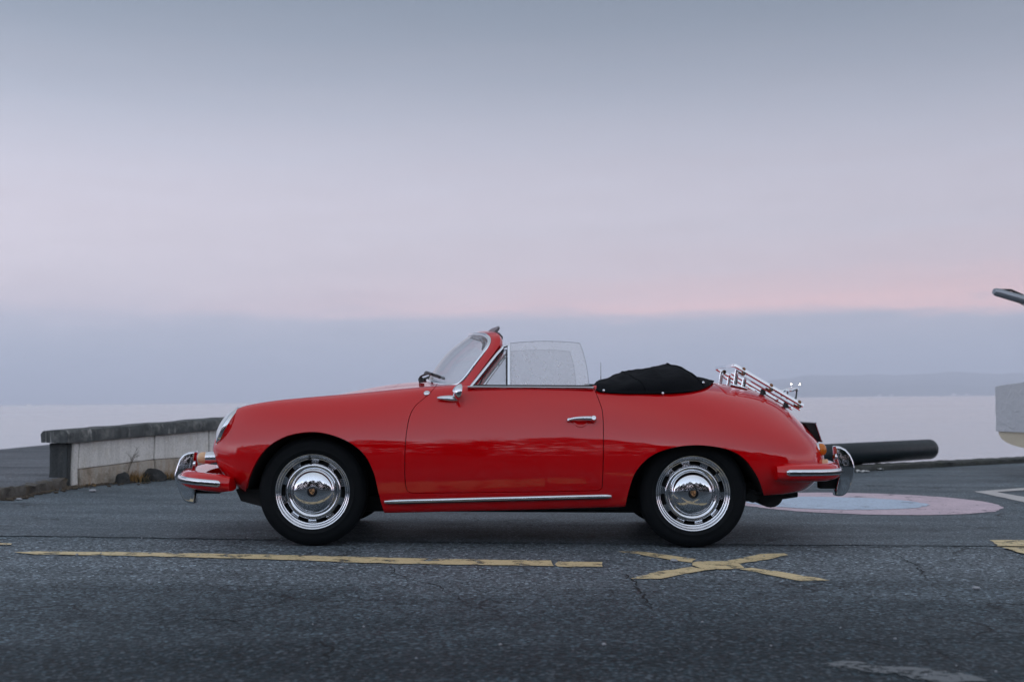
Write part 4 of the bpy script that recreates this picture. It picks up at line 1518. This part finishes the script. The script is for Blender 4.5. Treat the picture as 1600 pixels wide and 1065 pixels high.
crack([(1380,858),(1430,880),(1452,905)], .004, 4)
crack([(1080,852),(1250,853),(1400,854),(1560,855)], .006, 5)
crack([(300,965),(345,967),(370,970)], .006, 6)
crack([(500,1000),(515,1010),(512,1030)], .006, 7)

# raised pavement on the left with its kerb
pave_pts = [(-4.05, 9.4), (-4.02, 11.0), (-4.22, 11.35), (-3.9, 12.2), (-4.4, 16), (-4.4, 22), (-7.15, 23), (-7.1, 16.8), (-7.1, 9), (-9.5, 2), (-9.5, -3), (-8, -3), (-5.6, 3.0), (-4.6, 6.5)]
pm = MB(); n = len(pave_pts)
pm.add([(x, y, .085) for x, y in pave_pts] + [(x, y, -3.0) for x, y in pave_pts], [tuple(range(n))] + [(i, i + n, (i + 1) % n + n, (i + 1) % n) for i in range(n)])
pave = pm.build('pavement', M_PAVE, None, smooth=False)
tag(pave, 'raised pale pavement behind the broken kerb', kind='structure')
def rough_bar(name, path, w, h, material, parent, seed, amp, z0=0.0, nseg=.08, kind=None):
    """a low kerb with chipped, uneven edges along a path of (x,y)"""
    pts = resample([Vector((a, b, 0)) for a, b in path], max(3, int(sum((Vector((*q, 0)) - Vector((*p, 0))).length for p, q in zip(path, path[1:])) / nseg)))
    rings = []
    for i, p in enumerate(pts):
        t_ = (pts[min(i + 1, len(pts) - 1)] - pts[max(i - 1, 0)]).normalized()
        nn = Vector((-t_.y, t_.x, 0))
        def jj(k): return Vector((mnoise.noise(Vector((p.x * 8.1 + k * 7, p.y * 8.1, seed))), mnoise.noise(Vector((p.x * 8.1, p.y * 8.1 + k * 5, seed + 3))), .5 * mnoise.noise(Vector((p.x * 9.7, p.y * 9.7 + k, seed + 9))))) * amp
        sec = [(-w / 2, -.05), (-w / 2, h * .4), (-w / 2 + .006, h * .92), (-w / 2 + .03, h), (w / 2 - .03, h), (w / 2 - .006, h * .9), (w / 2, h * .4), (w / 2, -.05)]
        rings.append([p + nn * a + Vector((0, 0, z0 + b)) + (jj(k) if b > 0 else Vector()) for k, (a, b) in enumerate(sec)])
    mb = MB(); mb.loft(rings)
    o = mb.build(name, material, parent, auto=60)
    if kind: o['kind'] = kind
    return o
rough_bar('kerb', [(-5.6, 3.0), (-4.6, 6.5), (-4.06, 9.4), (-4.04, 10.98)], .12, .086, M_KERBL, pave, 2.0, .05, nseg=.035)
qk = rough_bar('quay_edge', [quay(13)[:2], quay(8)[:2], quay(4)[:2], quay(0)[:2], (1.5, 13.4), (-2.6, 13.85)], .30, .065, M_KERB, None, 5.0, .03)
tag(qk, 'low mossy quay edge above the water', kind='structure')

# lake
M_WATER = mat('lake_water', (.54, .53, .545), .10, ior=1.7)
t = NT(M_WATER)
v = t.pos((.10, .35, 1))
v2 = t.pos((.006, .022, 1))
w1 = t.noise(v, 3.0, 6, .6)
w2 = t.noise(v2, 2.0, 4, .55)
t.bump(t.math('ADD', w1, t.math('MULTIPLY', w2, 4)), .6, .30)
t.rough(t.math('MULTIPLY_ADD', t.noise(v2, 1.0, 4), .12, .10))
ring, RAD = [], 30000
lv = [(0, 0, -1.6)]
for r_ in (40, 400, 4000, RAD):
    for i in range(64):
        a = 2 * math.pi * i / 64
        lv.append((r_ * math.cos(a), r_ * math.sin(a), -1.6))
lf = [(0, 1 + i, 1 + (i + 1) % 64) for i in range(64)]
for k in range(3):
    for i in range(64):
        lf.append((1 + k * 64 + i, 1 + (k + 1) * 64 + i, 1 + (k + 1) * 64 + (i + 1) % 64, 1 + k * 64 + (i + 1) % 64))
lake = mesh_obj('lake', lv, lf, M_WATER, None, False)
tag(lake, 'calm pale lake reaching the horizon', kind='structure')
LEVEL = [lake]

# ------------------------------------------------------------------ sea wall on the left
wall = empty('low_wall', (-4.0, 11.0, 0))
tag(wall, 'low weathered concrete wall with dark coping beside the lake', 'wall')
wd = Vector((.58, 1.3, 0)).normalized(); wn_ = Vector((-wd.y, wd.x, 0))        # along, and away to the left
def wl(s_, d, z): return wd * s_ + wn_ * d + Vector((0, 0, z))                 # wall-local
WT = .20
def topw(s_): return .395 + .036 * s_
def block(name, s0, s1, d0, d1, z0, z1f, material, bev=.006, z0f=None):
    bm = bmesh.new()
    lo0 = z0 if z0f is None else z0f(s0); lo1 = z0 if z0f is None else z0f(s1)
    c = [wl(s0, d0, lo0), wl(s1, d0, lo1), wl(s1, d1, lo1), wl(s0, d1, lo0), wl(s0, d0, z1f(s0)), wl(s1, d0, z1f(s1)), wl(s1, d1, z1f(s1)), wl(s0, d1, z1f(s0))]
    vs_ = [bm.verts.new(q) for q in c]
    for f in ((0, 1, 2, 3), (4, 7, 6, 5), (0, 4, 5, 1), (1, 5, 6, 2), (2, 6, 7, 3), (3, 7, 4, 0)):
        bm.faces.new([vs_[i] for i in f])
    bmesh.ops.recalc_face_normals(bm, faces=bm.faces[:])
    if bev: bmesh.ops.bevel(bm, geom=bm.edges[:], offset=bev, segments=2, affect='EDGES')
    bmesh.ops.subdivide_edges(bm, edges=[e for e in bm.edges if e.calc_length() > .12], cuts=5, use_grid_fill=True)
    for v_ in bm.verts:
        v_.co += Vector((mnoise.noise(v_.co * 9), mnoise.noise(v_.co * 9 + Vector((5, 0, 0))), mnoise.noise(v_.co * 9 + Vector((0, 7, 0))))) * .005
    mb = MB(); mb.add_bm(bm)
    return mb.build(name, material, wall, auto=50)
def s_at(px):
    """distance along the wall face where a pixel column meets it"""
    d = ray(px, 720)
    # solve (-4,11)+wd*s = (d.x,d.y)*t
    a = np.array([[d.x, -wd.x], [d.y, -wd.y]]); b = np.array([-4.0, 11.0])
    return float(np.linalg.solve(a, b)[1])
j1, j2, j3 = s_at(122), s_at(241), s_at(326)
core = block('wall_core', .05, 3.6, .02, WT, -.02, lambda s_: topw(s_) - .004, M_ENDW, 0)
block('wall_end', .0, .045, .004, WT + .02, -.01, lambda s_: topw(s_), M_ENDW)
edges_ = [0.0, j1, j2, j3, j3 + .85, 3.55]
plz = lambda s_: .085 + .035 * math.sin(s_ * 1.3)
for k, (a, b) in enumerate(zip(edges_, edges_[1:])):
    if k == 0:
        block('wall_pier', a + .05, b - .006, -.012, .10, -.01, topw, M_CONC, .008)
    else:
        block('wall_panel', a + .006, b - .006, .0, .06, .0, topw, M_CONC, .006, z0f=lambda s_: .155 + .05 * min(1, s_ / 1.2))
        block('plinth', a + .006, b - .006, -.014, .06, -.02, lambda s_: .15 + .05 * min(1, s_ / 1.2), M_PLINTH, .008)
# coping
rings = []
for i in range(60):
    s_ = -.07 + 3.69 * i / 59
    z = topw(s_)
    def J(k): return mnoise.noise(Vector((s_ * 5, k * 3.3, .5))) * .010
    e = .5 if i in (0, 59) else 1
    rings.append([wl(s_, -.055 + J(0), z + .008 + J(9) * .5), wl(s_, -.060 + J(1), z + .085 + J(10)), wl(s_, -.040 + J(2), z + .118 + J(3)), wl(s_, WT * .5, z + .124 + J(4)), wl(s_, WT + .035 + J(5), z + .116 + J(6)), wl(s_, WT + .055 + J(7), z + .085), wl(s_, WT + .05 + J(8), z + .008)])
mb = MB(); mb.loft(rings); mb.build('coping', M_COPE, wall, auto=55)

# debris and weeds along the wall foot
M_DRY = mat('dry_grass', (.30, .17, .06), .9)
t = NT(M_DRY); t.base(t.mix(t.noise(t.pos(), 14, 3), (.34, .18, .06), (.17, .12, .05)))
M_WEED = mat('dark_weed', (.030, .034, .022), .9)
M_TWIG = mat('grey_twig', (.11, .095, .075), .9)
def tuft(name, s_, d, nbl, hmax, spread, material, label, seed):
    rng = random.Random(seed)
    mb = MB()
    for k in range(nbl):
        a = rng.random() * 6.283; r_ = spread * math.sqrt(rng.random())
        b = Vector((r_ * math.cos(a), r_ * .5 * math.sin(a), -.01))
        h = hmax * (.4 + .6 * rng.random())
        lean = Vector((rng.gauss(0, .4), rng.gauss(0, .4), 0)) * h
        w = .0028 + .003 * rng.random()
        sd = Vector((math.cos(a + 1), math.sin(a + 1), 0)) * w
        p1 = b + lean * .35 + Vector((0, 0, h * .6)); p2 = b + lean + Vector((0, 0, h))
        mb.add([b - sd, b + sd, p1 + sd * .7, p1 - sd * .7, p2], [(0, 1, 2, 3), (3, 2, 4)])
    o = mb.build(name, material, None, smooth=False, fix=False)
    o.location = Vector((-4, 11, 0)) + wl(s_, d, 0)
    tag(o, label, 'weed' if name == 'weed_clump' else 'grass', 'tufts along the wall foot')
    return o
tuft('grass_tuft', s_at(196), -.05, 110, .15, .14, M_DRY, 'orange dry grass clump between two dark rocks at wall foot', 1)
tuft('grass_tuft', s_at(207), -.05, 90, .12, .12, M_DRY, 'dry brown grass clump against the plinth beside the larger rock', 2)
tuft('grass_tuft', s_at(252), -.05, 120, .12, .20, M_DRY, 'rust coloured grass tuft below the wall near the bumper', 3)
tuft('grass_tuft', s_at(272), -.05, 110, .13, .20, M_DRY, 'dry grass tuft at the wall foot hidden partly by the bumper', 4)
tuft('grass_tuft', s_at(122), -.04, 60, .06, .14, M_DRY, 'short withered grass at the foot of the wall pier', 5)
tuft('weed_clump', s_at(203), -.10, 90, .09, .12, M_WEED, 'low dark weed clump between the two rocks at the wall foot', 6)
tuft('weed_clump', s_at(238), -.09, 80, .08, .13, M_WEED, 'low dark weed clump just past the larger rock by the plinth', 7)
def rock(px, sx, sy, sz, seed, label):
    bm = bmesh.new()
    bmesh.ops.create_icosphere(bm, subdivisions=3, radius=1)
    for v_ in bm.verts:
        k = 1 + .35 * mnoise.noise(v_.co * 1.6 + Vector((seed, 0, 0))) + .12 * mnoise.noise(v_.co * 5 + Vector((seed, 2, 0)))
        v_.co = Vector((v_.co.x * sx * k, v_.co.y * sy * k, max(v_.co.z, -.45) * sz * k + sz * .40))
    mb = MB(); mb.add_bm(bm)
    o = mb.build('rock', M_ROCK, None, auto=35)
    o.location = Vector((-4, 11, 0)) + wl(s_at(px), -.12, 0)
    tag(o, label, 'rock', 'dark rocks at the wall foot')
rock(176, .075, .06, .075, 3.1, 'smaller dark greenish rock at the wall foot near the pier')
rock(225, .115, .07, .085, 7.7, 'larger dark rock lump against the stained wall plinth')
def twig(px, seed, h):
    rng = random.Random(seed)
    mb = MB()
    def br(p, d, L, r_, dep):
        q = p + d * L
        mb.tube([p, p.lerp(q, .5) + Vector((rng.gauss(0, .005), 0, 0)), q], [r_, r_ * .85, r_ * .7], 5)
        if dep:
            for _ in range(rng.choice((2, 3))):
                br(p.lerp(q, .4 + .6 * rng.random()), (d + Vector((rng.gauss(0, .5), rng.gauss(0, .3), rng.random() * .3))).normalized(), L * .65, r_ * .65, dep - 1)
    br(Vector((0, 0, -.01)), Vector((.15, 0, 1)).normalized(), h * .5, .0035, 3)
    o = mb.build('dead_weed', M_TWIG, None, fix=False)
    o.location = Vector((-4, 11, 0)) + wl(s_at(px), -.06, 0)
    tag(o, 'thin leafless dead weed standing against the pale wall panel', 'plant')
twig(190, 4, .36)
# strip of soil and litter that has washed against wall and kerb
rng = random.Random(5)
mb = MB()
for k in range(420):
    s_ = rng.uniform(-.1, 1.9); d = -abs(rng.gauss(0, .10)) - .01
    if rng.random() < .35:
        s_ = -rng.random() * 1.5; d = -abs(rng.gauss(0, .05)) - .09
        base = Vector((-4.03 + .02 * s_, 11.0 + s_, 0)) - Vector((-4, 11, 0)); p = base + Vector((-d, 0, 0))
    else:
        p = wl(s_, d, 0)
    r_ = rng.uniform(.006, .022)
    bm = bmesh.new(); bmesh.ops.create_icosphere(bm, subdivisions=1, radius=r_)
    for v_ in bm.verts: v_.co = Vector((v_.co.x * rng.uniform(.7, 1.6), v_.co.y, v_.co.z * .5 + .004 + r_ * .2))
    mb.add_bm(bm, Matrix.Translation(p))
deb = mb.build('soil_crumbs', M_SOIL, None, smooth=False, fix=False)
deb.location = (-4, 11, 0.004)
tag(deb, 'soil crumbs and grit washed against wall and kerb', kind='stuff')
# loose grit on the tarmac
rng = random.Random(11)
M_GRIT = mat('pale_grit', (.30, .31, .33), .8)
mb = MB()
for k in range(900):
    x, y = rng.uniform(-4, 5), rng.uniform(2.6, 9.5)
    if rng.random() > .35 + .65 * (mnoise.noise(Vector((x * .8, y * .8, 3))) > .1): continue
    r_ = abs(rng.gauss(.0022, .0016)) + .001
    bm = bmesh.new(); bmesh.ops.create_icosphere(bm, subdivisions=1, radius=r_)
    for v_ in bm.verts: v_.co = Vector((v_.co.x * rng.uniform(.7, 1.5), v_.co.y, v_.co.z * .7 + r_ * .4 + .004))
    mb.add_bm(bm, Matrix.Translation((x, y, 0)))
gr = mb.build('loose_grit', M_GRIT, None, smooth=False, fix=False)
tag(gr, 'pale loose grit scattered on the tarmac', kind='stuff')
# the few bigger pale stones
for px, py, r_, lab in ((1053, 878.5, .016, 'small white pebble inside the yellow painted cross'), (1525, 921.5, .014, 'small white pebble on the dark tarmac below the yellow blocks'), (30, 782, .02, 'pale pebble at the kerb foot'), (145, 769, .026, 'pale flat stone chip in front of the wall pier')):
    bm = bmesh.new(); bmesh.ops.create_icosphere(bm, subdivisions=2, radius=r_)
    for v_ in bm.verts: v_.co = Vector((v_.co.x * 1.3, v_.co.y, v_.co.z * .55 + r_ * .45)) * (1 + .2 * mnoise.noise(v_.co * 60))
    mb = MB(); mb.add_bm(bm); o = mb.build('pebble', M_GRIT, None)
    q = G(px, py); o.location = (q.x, q.y, .004)
    tag(o, lab, 'pebble', 'loose pebbles')

# ------------------------------------------------------------------ pipe, litter and boat on the right
M_PIPE = mat('black_plastic_pipe', (.008, .018, .024), .42)
t = NT(M_PIPE); t.base(t.mix(t.noise(t.pos(), 8, 5), (.003, .010, .014), (.008, .018, .023))); t.rough(t.math('MULTIPLY_ADD', t.noise(t.pos(), 12, 4), .2, .35)); t.b.inputs['Specular IOR Level'].default_value = .25
PR = .128
pe = G(1453, 717.8, .06); pl = G(1335, 726.5, .06)
pdv = (pe - pl).normalized()
ps = pl - pdv * 2.2
pipe = MB()
Lp = (pe - ps).length
m = frame_to(pdv, Vector((0, 0, 0)))
pipe.lathe([(PR - .022, .03), (PR - .022, -.0), (PR - .006, -.004), (PR, .006), (PR, Lp - .10), (PR, Lp - .02), (PR - .010, Lp - .006), (PR - .028, Lp), (PR - .03, Lp - .10), (.0005, Lp - .10)], m, 48, close_ends=False)
po = pipe.build('pipe', M_PIPE, None, auto=50, fix=True)
po.location = (ps.x, ps.y, .068 + PR)
tag(po, 'thick black pipe lying along the quay edge behind the car', 'pipe')
M_LITTER = mat('white_litter', (.55, .56, .55), .7)
for px, py, w, lab in ((1368, 733.8, .17, 'crumpled white scrap lying below the black pipe'), (1347, 737, .15, 'greyish flat scrap near the rear bumper under the pipe')):
    bm = bmesh.new(); bmesh.ops.create_grid(bm, x_segments=10, y_segments=6, size=.5)
    for v_ in bm.verts: v_.co = Vector((v_.co.x * w, v_.co.y * w * .7, .012 + .022 * mnoise.noise(v_.co * 5 + Vector((px, 0, 0)))))
    r = bmesh.ops.extrude_face_region(bm, geom=bm.faces[:])
    for e in r['geom']:
        if isinstance(e, bmesh.types.BMVert): e.co.z += .004
    mb = MB(); mb.add_bm(bm); o = mb.build('paper_scrap', M_LITTER, None)
    q = G(px, py, .01); o.location = (q.x, q.y, .006)
    tag(o, lab, 'litter', 'scraps by the pipe')

# laid-up boat: stern under a grey cover, mast lashed along the top
boat = empty('boat', (0, 0, 0))
tag(boat, 'cream hulled boat under a grey tarpaulin standing by the quay', 'boat')
BD = 12.2
bl = C_O + ray(1703, 640) * (BD / ray(1703, 640).y)
bx0 = bl.x
def bz(py, px=1575):
    d = ray(px, py); return (C_O + d * (BD / d.y)).z
zt, zm, zl = bz(597), bz(676), bz(698)
boat.location = (bx0, BD, 0)
bdir = Vector((1, .22, 0)).normalized(); bside = Vector((-bdir.y, bdir.x, 0))
M_HULL = mat('cream_hull', (.62, .55, .40), .35)
t = NT(M_HULL); t.base(t.mix(t.noise(t.pos((1, 1, 4)), 3, 5), (.64, .57, .42), (.50, .44, .33)))
M_TARP = mat('grey_tarpaulin', (.36, .39, .42), .55)
t = NT(M_TARP); t.base(t.mix(t.noise(t.pos(), 4, 5), (.46, .48, .51), (.56, .57, .59))); t.bump(t.noise(t.pos(), 9, 4, .5, 1.2), .5, .03)
BL = 5.2
st = [0, .01, .03, .08, .2, .35, .5, .65, .8, .9, .97, 1.0]
def beam(u): return .80 * (1 - max(0, (u - .45) / .55) ** 2.2) * (.90 + .10 * min(1, u / .3)) + .02
rings = []
for u in st:
    b = beam(u); rise = .30 * max(0, (u - .5) / .5) ** 2
    ring_ = []
    for k in range(25):
        a = math.pi * k / 24
        y = -b * math.cos(a)
        if abs(math.cos(a)) > .97: y = -b * (1 if k < 12 else -1)
        z = zm + rise - (zm - zl + .06 + .02 * u) * (math.sin(a) ** .7) * (1 - .0 * u) - .10 * (math.sin(a) ** 4) * min(1, u * 3)
        ring_.append(bdir * (u * BL + (.015 if u == 0 else 0)) + bside * (y + .80) + Vector((0, 0, z)))
    rings.append(ring_)
mb = MB(); mb.loft(rings, closed=True)
mb.build('hull', M_HULL, boat, auto=60)
rings = []
for i in range(40):
    u = i / 39
    b = beam(u) + .012; rise = .30 * max(0, (u - .5) / .5) ** 2
    top = zt + .25 * u * (1 - u) + .02
    ring_ = []
    for k in range(31):
        f = k / 30
        if f < .3: y, z = -b, zm - .02 + rise + (top - zm) * (f / .3)
        elif f > .7: y, z = b, zm - .02 + rise + (top - zm) * ((1 - f) / .3)
        else:
            g_ = (f - .3) / .4; y = -b + 2 * b * g_; z = top - .02 + .03 * math.cos(math.pi * (g_ - .5)) - .02 * g_ + rise
        w_ = Vector((0, mnoise.noise(Vector((u * 14, f * 9, 2))) * .018, mnoise.noise(Vector((u * 11, f * 12, 6))) * .014))
        sag = .012 * math.sin(u * 40) * (1 if .3 <= f <= .7 else .3)
        ring_.append(bdir * (u * BL - .01) + bside * (y + .80 + w_.y) + Vector((0, 0, z + (w_.z + sag if 0 < k < 30 else 0))))
    rings.append(ring_)
mb = MB(); mb.loft(rings, closed=True); mb.build('tarpaulin', M_TARP, boat, auto=60)
mz = (C_O + ray(1553, 455) * (BD / ray(1553, 455).y))
m0 = Vector((mz.x - bx0, .0, mz.z))
mdr = (bdir * 1.0 + Vector((0, .0, -.235))).normalized()
mb = MB()
M_MAST = mat('grey_mast_alloy', (.30, .33, .36), .35, .7)
mb.tube([m0, m0 + mdr * .03, m0 + mdr * .4, m0 + mdr * 3.6], [.030, .042, .047, .055], 16)
mb.build('mast', M_MAST, boat)
mb = MB()
mb.tube([m0 + mdr * .06 + Vector((0, 0, .03)), m0 + mdr * .2 + Vector((0, 0, .062)), m0 + mdr * .34 + Vector((0, 0, .045))], .012, 8)
mb.build('mast_head_fitting', M_BLACK, boat)
mb = MB(); a = m0 + mdr * .10; mb.tube([a, a.lerp(bdir * .9 + Vector((0, 0, zt + .1)), .5) + Vector((0, 0, -.05)), bdir * .9 + bside * .4 + Vector((0, 0, zt + .12))], .004, 6)
mb.build('stay_line', M_TWIG, boat)
mb = MB(); e = m0 + mdr * 1.9; mb.tube([Vector((e.x, e.y, zt)), e], .03, 8); mb.build('mast_crutch', M_DARKCH, boat)
# trailer under the boat (mostly beyond the frame)
tr = empty('boat_trailer', (bx0, BD, 0))
tag(tr, 'galvanised trailer carrying the covered boat', 'trailer')
mb = MB()
for yy in (.45, 1.15):
    mb.tube([bdir * .9 + bside * yy + Vector((0, 0, .22)), bdir * 5.0 + bside * (.8 + (yy - .8) * .4) + Vector((0, 0, .22)), bdir * 6.2 + bside * .8 + Vector((0, 0, .25))], .035, 8)
for xx in (1.0, 2.2, 3.6):
    mb.tube([bdir * xx + bside * .3 + Vector((0, 0, .24)), bdir * xx + bside * 1.3 + Vector((0, 0, .24))], .03, 8)
mb.build('frame', M_DARKCH, tr)
for yy in (.02, 1.58):
    mb = MB(); mb.lathe([(.14, -.07), (.26, -.07), (.28, -.04), (.28, .04), (.26, .07), (.14, .07), (.12, .02), (.0005, .03)], frame_to(bside, bdir * 2.2 + bside * yy + Vector((0, 0, .28))), 32, close_ends=False)
    mb.build('wheel', M_TYRE, tr, fix=False)
mb = MB(); mb.tube([bdir * 2.2 + bside * .02 + Vector((0, 0, .28)), bdir * 2.2 + bside * 1.58 + Vector((0, 0, .28))], .025, 8); mb.build('axle', M_DARKCH, tr)

# ------------------------------------------------------------------ trees behind the photographer (seen mirrored in the chrome and paint)
M_BARK = mat('dark_bark', (.022, .019, .016), .95)
M_LEAF = mat('evergreen_leaf', (.018, .030, .016), .8)
def bare_tree(x, y, h, seed, label, leafy=False):
    rng = random.Random(seed)
    root = empty('leafy_tree' if leafy else 'bare_tree', (x, y, 0))
    tag(root, label, 'tree', 'trees across the road')
    tb, cb, lb = MB(), MB(), MB()
    def grow(p, d, L, r_, dep, mb):
        q = p + d * L
        mb.tube([p, p.lerp(q, .5) + Vector((rng.gauss(0, .03), rng.gauss(0, .03), 0)) * L, q], [r_, r_ * .85, r_ * .7], 6 if dep > 2 else 4, caps=False)
        if dep == 0:
            if leafy:
                for _ in range(26):
                    c = q + Vector((rng.gauss(0, .35), rng.gauss(0, .35), rng.gauss(0, .3))); s_ = rng.uniform(.05, .12)
                    a = Vector((rng.gauss(0, 1), rng.gauss(0, 1), rng.gauss(0, 1))).normalized() * s_; b = a.orthogonal().normalized() * s_ * .6
                    lb.add([c - a, c + b, c + a, c - b], [(0, 1, 2, 3)])
            return
        for _ in range(3 if dep > 1 else 4):
            nd = (d * .75 + Vector((rng.gauss(0, .5), rng.gauss(0, .5), rng.uniform(-.1, .45)))).normalized()
            grow(p.lerp(q, rng.uniform(.55, 1)), nd, L * rng.uniform(.6, .8), r_ * .62, dep - 1, cb)
    grow(Vector((0, 0, -.05)), Vector((rng.gauss(0, .05), rng.gauss(0, .05), 1)).normalized(), h * .34, h * .026, 5, tb)
    tb.build('trunk', M_BARK, root, fix=False)
    cb.build('crown', M_BARK, root, fix=False)
    if leafy: lb.build('foliage', M_LEAF, root, smooth=False, fix=False)
for k, (x, y, h, lf_, lab) in enumerate(((-11, -13, 8.0, False, 'tall bare tree across the road behind the photographer'), (-5.5, -14.5, 6.5, True, 'dark leafy tree among bare ones across the road'),
                                       (-1.0, -13, 8.0, False, 'broad bare tree opposite the car mirrored in its chrome'), (5.0, -14, 7.5, False, 'slim bare tree beside the second leafy one across the road'),
                                       (10.5, -13, 6.5, True, 'low dark leafy tree at the far end across the road'))):
    bare_tree(x, y, h, 20 + k, lab, lf_)
M_HEDGE = mat('hedge_leaf', (.020, .030, .018), .85)  # unseen hedge, its height shaped to cut low light reaching the car
rng = random.Random(9)
mb = MB()
for k in range(28000):
    x = rng.uniform(-34, 34); c = Vector((x, -16.5 + rng.gauss(0, .45), rng.uniform(0, 7.0 + 2.6 * mnoise.noise(Vector((x * .3, 0, 0))))))
    s_ = rng.uniform(.14, .30); a = Vector((rng.gauss(0, 1), rng.gauss(0, 1), rng.gauss(0, 1))).normalized() * s_; b = a.orthogonal().normalized() * s_ * .7
    mb.add([c - a, c + b, c + a, c - b], [(0, 1, 2, 3)])
hd = mb.build('hedge', M_HEDGE, None, smooth=False, fix=False)
tag(hd, 'tall dark hedge behind the trees, unseen, raised to cut low light', 'hedge')

# ------------------------------------------------------------------ far shore
M_HILL = mat('far_hillside', (.055, .068, .062), 1.0)
t = NT(M_HILL)
t.base(t.mix(t.ramp(t.noise(t.pos((.0006, .0006, .003)), 6, 7, .65), [(.35, 0), (.7, 1)]), (.03, .042, .042), (.12, .13, .12)))
def hill_h(x, y, d):
    return 1
HD = 9000.0
nx, ny = 150, 26
vs_, fs_ = [], []
for i in range(nx + 1):
    px = 930 + (2300 - 930) * i / nx
    X = (px - 800) / F_PX * HD
    env = min(1, max(0, (px - 930) / 330)) ** 1.2
    for j in range(ny + 1):
        d = j / ny
        ridge = 115 + 120 * env + 90 * mnoise.fractal(Vector((X * .0006, 3.1, 0)), 1, 2, 5)
        hgt = env * ridge * (d ** .75) + env * 26 * mnoise.fractal(Vector((X * .0016, d * 4, 1.7)), 1, 2, 5) * min(1, d * 4)
        vs_.append((X * (1 + d * .33), HD + 3000 * d + 120 * mnoise.noise(Vector((X * .001, 0, 9))), -1.7 + max(0, hgt)))
for i in range(nx):
    for j in range(ny):
        a = i * (ny + 1) + j
        fs_.append((a, a + ny + 1, a + ny + 2, a + 1))
hills = mesh_obj('far_hills', vs_, fs_, M_HILL, None, True)
tag(hills, 'hazy blue hills on the far shore', kind='structure')
LEVEL.append(hills)
def level_pt(px, py, dist):
    """point at a given distance under a pixel, in the level frame"""
    return TILT @ (C_O + ray(px, py) * (dist / ray(px, py).y))
M_LAMP = mat('lamp_glow', (1, .9, .75), .5, emit=(1.0, .86, .66), estr=60)
for px, py, lab in ((1237, 600.5, 'floodlight mast glowing on the far shore, beside the taller rack hoop'), (1250, 600.5, 'floodlight mast glowing on the far shore, farther from the rack')):
    p = level_pt(px, py, 9600)
    root = empty('floodlight_mast', (p.x, p.y, p.z - 30))
    tag(root, lab, 'floodlight', 'lit masts on the far shore')
    mb = MB(); mb.tube([(0, 0, -40), (0, 0, 30)], .5, 6); mb.build('mast', M_DARKCH, root)
    mb = MB(); mb.box((0, 0, 31), (7, 3, 5), bev=.5); mb.build('lamp_head', M_LAMP, root)
    LEVEL.append(root)
M_HW = mat('pale_render', (.75, .73, .72), .8); M_HR = mat('tile_roof', (.16, .09, .07), .8); M_PANE = mat('dark_pane', (.03, .035, .04), .2)
for px, w, lab in ((1374, 26, 'tiny pale house on the far shoreline, left of the pair'), (1393, 20, 'tiny pale house on the far shoreline beside another'), (1490, 30, 'bright pale house alone on the far shoreline'), (1510, 18, 'small pale shed on the far shore toward the boat')):
    p = level_pt(px, 614.5, 8950)
    root = empty('lakeside_house', (p.x, p.y, -1.6)); tag(root, lab, 'house', 'houses on the far shore')
    mb = MB(); mb.box((0, 0, 6), (w, 14, 14)); mb.build('wall', M_HW, root, smooth=False)
    mb = MB(); mb.add([(-w / 2 - 1, -8, 13), (w / 2 + 1, -8, 13), (w / 2 + 1, 8, 13), (-w / 2 - 1, 8, 13), (-w / 2 - 1, 0, 19), (w / 2 + 1, 0, 19)], [(0, 1, 5, 4), (2, 3, 4, 5), (0, 4, 3), (1, 2, 5), (0, 3, 2, 1)]); mb.build('roof', M_HR, root, smooth=False)
    LEVEL.append(root)
p = level_pt(45, 630.5, 2000)
root = empty('motorboat', (p.x, p.y, -1.6)); tag(root, 'tiny white motorboat far out on the lake', 'boat'); LEVEL.append(root)
mb = MB()
mb.loft([[(x, -b, 1.3), (x, -b * .7, -.2), (x, b * .7, -.2), (x, b, 1.3)] for x, b in ((-4, 1.3), (-1, 1.5), (2, 1.2), (4.6, .1))]); mb.build('hull', mat('white_gelcoat', (.8, .8, .8), .3), root)
mb = MB(); mb.box((-.5, 0, 2.0), (3.2, 2.0, 1.5), bev=.2); mb.build('cabin', M_HW, root)

# ------------------------------------------------------------------ tip the quay onto its drainage fall
bpy.context.view_layer.update()
for o in list(sc.objects):
    if o.parent is None and o.type in ('MESH', 'EMPTY') and o not in LEVEL:
        o.matrix_world = TILT @ o.matrix_world

# ------------------------------------------------------------------ air over the lake
hz = MB()
hz.box((2000, 8000, 158), (34000, 36000, 340))
haze = hz.build('haze', None, None, smooth=False)
tag(haze, 'pale evening haze over the lake', kind='stuff')
hm = bpy.data.materials.new('haze_air'); hm.use_nodes = True
for n_ in list(hm.node_tree.nodes): hm.node_tree.nodes.remove(n_)
pv = hm.node_tree.nodes.new('ShaderNodeVolumePrincipled')
pv.inputs['Color'].default_value = (.70, .745, .83, 1)
pv.inputs['Density'].default_value = 1.8e-4
om = hm.node_tree.nodes.new('ShaderNodeOutputMaterial')
hm.node_tree.links.new(pv.outputs[0], om.inputs['Volume'])
haze.data.materials.append(hm)
